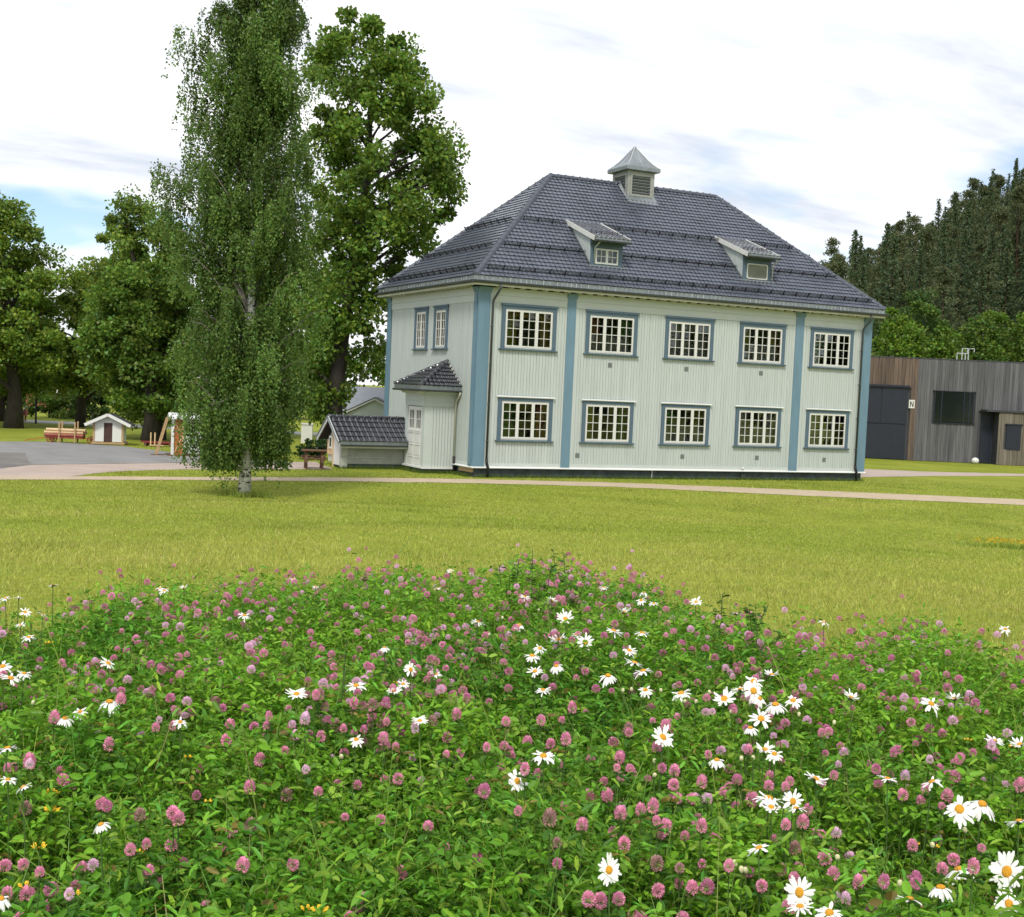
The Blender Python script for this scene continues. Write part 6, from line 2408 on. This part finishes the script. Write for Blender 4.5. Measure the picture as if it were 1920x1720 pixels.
pet = [petals_mesh(1, 25, 0.08), petals_mesh(2, 22, 0.30), petals_mesh(3, 23, 0.55), petals_mesh(4, 21, -0.15), petals_mesh(5, 20, 0.18)]
disc_me = MB().lathe([(0.0080, -0.001), (0.0083, 0.0010), (0.0072, 0.0028), (0.0044, 0.0038), (0.001, 0.0040)], 14).mesh("disc", "daisy_yellow", True)
calyx_me = MB().lathe([(0.002, -0.006), (0.007, -0.0035), (0.009, -0.0012)], 10).mesh("calyx", "stem_green", True)
dstem_me = MB().tube([(0.03, 0.01, -0.42), (0.012, 0.006, -0.2), (0, 0, -0.004)], [0.0019, 0.0018, 0.0015], 5, cap=False).mesh("oxeye_daisy", "stem_green", True)
DAISY = [
    (99, 1097, .9), (10, 1122, .8), (35, 1122, .6), (47, 1148, .9), (80, 1152, .7), (38, 1173, .6), (54, 1195, .9), (5, 1250, 1.1), (20, 1272, 1.2), (45, 1263, .9), (205, 1316, 1.25), (122, 1347, 1.1), (150, 1335, .8),
    (14, 1403, 1.2), (15, 1462, .9), (43, 1476, .9), (189, 1546, .9), (2, 1685, 1.0), (338, 1354, .9), (203, 1244, 1.0), (308, 1108, .9), (550, 1086, .8), (592, 1100, .7), (300, 1103, .7), (345, 1102, .7), (458, 1154, 1.0),
    (556, 1302, 1.15), (668, 1286, 1.15), (739, 1296, .9), (721, 1214, .8), (770, 1256, .8), (818, 1264, .8), (787, 1352, 1.0), (668, 1387, 1.0), (820, 1103, .7), (844, 1071, .6), (756, 1283, .7),
    (896, 1166, .9), (974, 1172, .8), (984, 1119, .8), (1035, 1126, .7), (1060, 1161, 1.1), (1047, 1200, 1.0), (1080, 1190, .8), (1098, 1205, 1.0), (1012, 1216, .7), (998, 1230, 1.0), (1003, 1259, .8), (1043, 1249, .8), (1140, 1267, 1.0),
    (1151, 1183, 1.1), (1170, 1148, .9), (1133, 1102, .7), (1207, 1111, .7), (1202, 1126, .8), (1226, 1132, .7), (1204, 1187, 1.0), (1180, 1220, .9), (1190, 1243, 1.1), (1206, 1258, 1.0), (1018, 1294, .6), (1210, 1294, .8), (1277, 1300, 1.0), (1305, 1129, .9),
    (1019, 1418, 1.1), (970, 1465, .8), (1142, 1632, 1.0), (1380, 1151, .9), (1358, 1311, 1.1), (1388, 1293, .9), (1413, 1278, 1.0), (1413, 1296, 1.1), (1447, 1265, .8), (1425, 1310, .7), (1454, 1321, 1.1), (1487, 1314, .9), (1427, 1348, 1.25), (1407, 1365, .8),
    (1243, 1383, 1.2), (1434, 1406, 1.0), (1452, 1414, .7), (1596, 1308, .8), (1746, 1320, 1.0), (1790, 1310, .9), (1545, 1167, .8), (1885, 1180, .8), (1865, 1390, 1.0), (1912, 1396, 1.0), (1344, 1425, .7), (1530, 1461, 1.25), (1664, 1460, .8), (1747, 1466, 1.2),
    (1441, 1497, 1.5), (1487, 1503, 1.0), (1493, 1516, .9), (1446, 1514, .7), (1423, 1590, .9), (1799, 1518, 1.6), (1842, 1508, 1.5), (1910, 1540, 1.3), (1799, 1630, 1.5), (1888, 1635, 1.5), (1764, 1664, 1.3), (1705, 1686, 1.3), (1499, 1674, 1.2), (1892, 1696, 1.2), (1555, 1712, 1.2), (1500, 1700, .6)]
FACING = {(1888, 1635): 1.0, (1499, 1674): 1.0, (1892, 1696): 0.9, (1799, 1518): 0.55, (1427, 1348): 0.5, (1747, 1466): 0.3, (1098, 1205): 0.6, (1413, 1296): 0.5, (1413, 1278): 0.5, (1487, 1503): 0.9, (770, 1256): 0.9, (970, 1465): 0.8, (1142, 1632): 0.9, (1243, 1383): 0.7}


ORD = "leftmost,second from left,third from left,fourth from left,fifth from left,sixth from left,seventh from left,eighth from left,ninth from left,tenth from left,eleventh from left,twelfth from left,thirteenth from left".split(",")


def ordinal(lst, x, y):
    """place of a flower among those of its list in the same zone"""
    z = sorted(q_[0] + q_[1] * 1e-4 for q_ in lst if where(q_[0], q_[1]) == where(x, y))
    return "the only one" if len(z) == 1 else ORD[min(len(ORD) - 1, z.index(x + y * 1e-4))]


dr_ = random.Random(21)
for x, y, sz in DAISY:
    d0 = ray(x, y)
    # flower stands on a stem about 0.45 m above the ground under it
    t = 3.0
    for _ in range(30):
        p = CAM + d0 * t
        g_ = float(ground_z(p[0], p[1]))
        hgt = 0.51
        t += ((CAM[2] - (g_ + hgt)) / (-d0[2]) - t) * 0.6
    t = min(t, 8.0)
    p = CAM + d0 * t
    f_ = FACING.get((x, y), (0.0 if y > 1400 else 0.12) - 0.12 + 0.30 * dr_.random())
    row, side = where(x, y)
    lab = "%s daisy, %s in the %s %s of the meadow" % ("white, yellow-eyed" if f_ > 0.45 else "flat-spread white", ordinal(DAISY, x, y), row, side)
    o = obj("oxeye_daisy", dstem_me, None, p, (0, 0, dr_.uniform(0, 6.28)), lab, "flower", "daisies in the %s %s of the meadow" % (row, side))
    o.scale = (1, 1, (p[2] - float(ground_z(p[0], p[1])) + 0.02) / 0.42)
    iz = 1.0 / o.scale[2]
    hd = obj("petals", pet[dr_.choice((0, 1, 1, 2, 3, 4)) if f_ < 0.45 else dr_.choice((0, 4, 1))], o)
    s_ = (0.82 if x < 860 else 1.0) * min(1.4, max(0.8, sz * (1.10 if y < 1340 else 0.92 if y < 1450 else 0.76)))
    # tip the flower towards the viewer by f_
    view = Vector((CAM[0] - p[0], CAM[1] - p[1], 0)).normalized()
    want = (Vector((0, 0, 1)) * (1 - f_ * 0.62) + view * f_ * 0.75 + Vector((dr_.gauss(0, 0.16), dr_.gauss(0, 0.16), 0))).normalized()
    qr = Matrix.Rotation(-o.rotation_euler.z, 3, 'Z') @ want.to_track_quat('Z', 'Y').to_matrix() @ Matrix.Rotation(dr_.uniform(0, 6.28), 3, 'Z')
    e_ = qr.to_euler()
    for c_ in (hd, obj("disc", disc_me, o), obj("calyx", calyx_me, o)):
        c_.rotation_euler = e_
        c_.scale = (s_, s_, s_)
# closed buds and yellow trefoil
bud_me = MB().lathe([(0.0015, -0.010), (0.0055, -0.006), (0.0072, 0.0), (0.006, 0.006), (0.002, 0.0085)], 8).mesh("bud_head", "bud_cream", True)
BUDS = [(1010, 1146), (942, 1160), (917, 1192), (1048, 1232), (1168, 1297), (1184, 1295), (1239, 1297), (1305, 1318), (1330, 1300), (1284, 1318), (1371, 1336), (1390, 1425), (1412, 1424), (1570, 1612), (1378, 1622), (1390, 1634), (1398, 1636), (1687, 1660), (1809, 1560), (1748, 1588), (640, 1422), (1049, 1430), (1227, 1430), (1227, 1457), (693, 1332), (1564, 1357), (1498, 1342), (62, 1320)]
for x, y in BUDS:
    d0 = ray(x, y)
    t = 3.0
    for _ in range(30):
        p = CAM + d0 * t
        t += ((CAM[2] - (float(ground_z(p[0], p[1])) + 0.44)) / (-d0[2]) - t) * 0.6
    p = CAM + d0 * t
    o = obj("daisy_bud", dstem_me, None, p, (0, 0, dr_.uniform(0, 6.28)), "closed cream daisy bud, %s in the %s %s of the meadow" % (ordinal(BUDS, x, y), *where(x, y)), "flower bud", "closed daisy buds in the meadow")
    obj("bud_head", bud_me, o, (0, 0, 0.004), (dr_.gauss(0, 0.3), dr_.gauss(0, 0.3), 0)).scale = (0.75, 0.75, 0.8)


def trefoil():
    mb = MB()
    for k in range(5):
        a = k * 1.257
        c = Vector((math.cos(a) * 0.009, math.sin(a) * 0.009, 0.003))
        d = Vector((math.cos(a), math.sin(a), 0.4))
        s = Vector((-math.sin(a), math.cos(a), 0))
        mb.add([c, c + d * 0.006 + s * 0.005, c + d * 0.011 + s * 0.004 + Vector((0, 0, 0.004)), c + d * 0.011 - s * 0.004 + Vector((0, 0, 0.004)), c + d * 0.006 - s * 0.005, c + Vector((0, 0, 0.006))],
               [(0, 1, 2, 5), (5, 2, 3), (0, 5, 3, 4), (0, 4, 1)])
    return mb.mesh("yellow_florets", "yellow_petal")


tre_me = trefoil()
YEL = [(97, 1524, 1.5), (73, 1592, 1.3), (48, 1666, 1.2), (139, 1680, 1.0), (95, 1487, 1.0), (103, 1490, .9), (80, 1492, .8), (225, 1418, .9), (352, 1422, .9), (92, 1208, 1.2), (50, 1318, .8), (600, 1318, 1.0), (600, 1712, 1.3), (575, 1708, 1.0), (738, 1283, 1.0), (840, 1413, .8), (828, 1309, .9), (1715, 1585, .9), (1754, 1590, .8), (1624, 1705, .8), (1815, 1390, 1.0), (1898, 1402, .9), (390, 1505, .8), (263, 1600, .8), (57, 1150, .7), (60, 1165, .7)]
for x, y, sz in YEL:
    d0 = ray(x, y)
    t = 3.0
    for _ in range(30):
        p = CAM + d0 * t
        t += ((CAM[2] - (float(ground_z(p[0], p[1])) + 0.41)) / (-d0[2]) - t) * 0.6
    p = CAM + d0 * t
    o = obj("bird_trefoil", dstem_me, None, p, (0, 0, dr_.uniform(0, 6.28)), "small yellow trefoil cluster, %s in the %s %s of the meadow" % (ordinal(YEL, x, y), *where(x, y)), "flower", "yellow trefoil flowers in the meadow")
    obj("yellow_florets", tre_me, o).scale = (sz * 0.62,) * 3
# yellow weed patch on the lawn, right
_d = ray(1890, 1024)
_t = 6.0
while (CAM + _d * _t)[2] > float(ground_z(*(CAM + _d * _t)[:2])) + 0.06:
    _t += 0.05
wp = CAM + _d * _t
wn = 260
az_ = rng.normal(size=(wn, 2)) * [0.42, 0.16]
C = np.column_stack([wp[0] + az_[:, 0] * RGT[0] + az_[:, 1] * FWD[0], wp[1] + az_[:, 0] * RGT[1] + az_[:, 1] * FWD[1]])
C = np.column_stack([C, ground_z(C[:, 0], C[:, 1]) + rng.uniform(0.10, 0.20, wn)])
V, F = leaf_quads(C, rand_dirs(wn) + [0, 0, 0.4], rand_dirs(wn), 0.034, 0.030)
obj("yellow_weeds", np_mesh("yellow_weeds", V, F, "petal", np.repeat(vary((0.62, 0.42, 0.03), wn, 0.3), 4, 0)), kind="stuff", label="patch of yellow weeds on the lawn at the right edge")
tuft_patch("weed_leaves", [(c[0], c[1], 0) for c in C[:60]], 14, 0.12, 0.08, (0.26, 0.34, 0.05), "green leaves of the yellow weed patch on the lawn")

# taller forbs that break the far edge of the meadow
def forb(x, y, h, seed):
    r = np.random.default_rng(seed)
    d0 = ray(x, y)
    t = 5.0
    for _ in range(30):
        p = CAM + d0 * t
        t += ((CAM[2] - (float(ground_z(p[0], p[1])) + h)) / (-d0[2]) - t) * 0.6
    p = CAM + d0 * t
    mb = MB()
    Ps, Ax = [], []
    for k in range(4):
        top = r.normal(size=3) * 0.07
        top[2] = h * r.uniform(0.75, 1.05)
        mb.tube([(0, 0, 0), tuple(top * 0.5 + r.normal(size=3) * 0.01), tuple(top)], [0.004, 0.003, 0.002], 5, cap=False)
        for j in range(44):
            f_ = r.uniform(0.35, 1.0)
            a = r.uniform(0, 6.28)
            Ps.append(top * f_)
            Ax.append((math.cos(a), math.sin(a), r.uniform(-0.2, 0.6)))
    n = len(Ps)
    L = r.uniform(0.018, 0.042, n)
    V, F = leaf_folded(np.array(Ps), np.array(Ax), np.tile([0, 0, 1.0], (n, 1)) + r.normal(size=(n, 3)) * 0.3, L, L * 0.42)
    return p, h, mb, V, F, n, r


for x, y, h, sd_, lb in ((1000, 1042, 0.62, 1, "tall dark green forb at the middle of the meadow's far edge"), (1075, 1046, 0.60, 2, "tall leafy forb right of the highest one at the far edge"), (1345, 1105, 0.55, 3, "tall forb at the far edge, centre-right"),
                         (1425, 1135, 0.55, 4, "lone forb next to the notch in the meadow's edge"), (955, 1056, 0.56, 5, "leafy forb left of the highest one at the far edge"), (632, 1215, 0.60, 6, "light green palmate weed left of the middle"), (700, 1062, 0.5, 7, "low forb at the far edge, left of the middle")):
    p, h, mb, V, F, n, r = forb(x, y, h, sd_)
    o = mb.build("meadow_forb", "stem_green", None, loc=(p[0], p[1], float(ground_z(p[0], p[1]))), label=lb, cat="plant")
    obj("leaves", np_mesh("leaves", V, F, "foliage", np.repeat(vary((0.07, 0.16, 0.024) if sd_ != 6 else (0.16, 0.27, 0.035), n, 0.3, r), 6, 0)), o)

# row of trees across the lawn, seen mirrored in the window panes
src = [o for o in SC.objects if o.parent is None and o.name.startswith(("lime_tree", "elm_tree"))]
ORD2 = "first,second,third,fourth,fifth,sixth,seventh,eighth,ninth".split(",")
for i in range(9):
    o = copy_tree(src[i % len(src)])
    o.location = (27 + i * 6.6, -70 + 4 * math.sin(i * 2.1), 0)
    o.rotation_euler = (0, 0, 1.1 * i)
    o.scale = (1.1, 1.1, 1.15)
    o["label"] = "leafy tree mirrored darkly in the window panes, %s in its row" % ORD2[i]
    o["group"] = "row of trees mirrored in the windows"

# look-alikes that share a description are told apart by their place from left to right
byl = {}
for o in SC.objects:
    if o.parent is None and o.get("category") and o.get("label"):
        byl.setdefault(o["label"], []).append(o)
for lb, os_ in byl.items():
    if len(os_) > 1:
        os_.sort(key=lambda o: to_px(tuple(o.location))[0])
        for i, o in enumerate(os_):
            n = i + 1
            suf = "th" if 10 < n % 100 < 14 else {1: "st", 2: "nd", 3: "rd"}.get(n % 10, "th")
            o["label"] = "%s, %s from left" % (lb, "%d%s" % (n, suf))
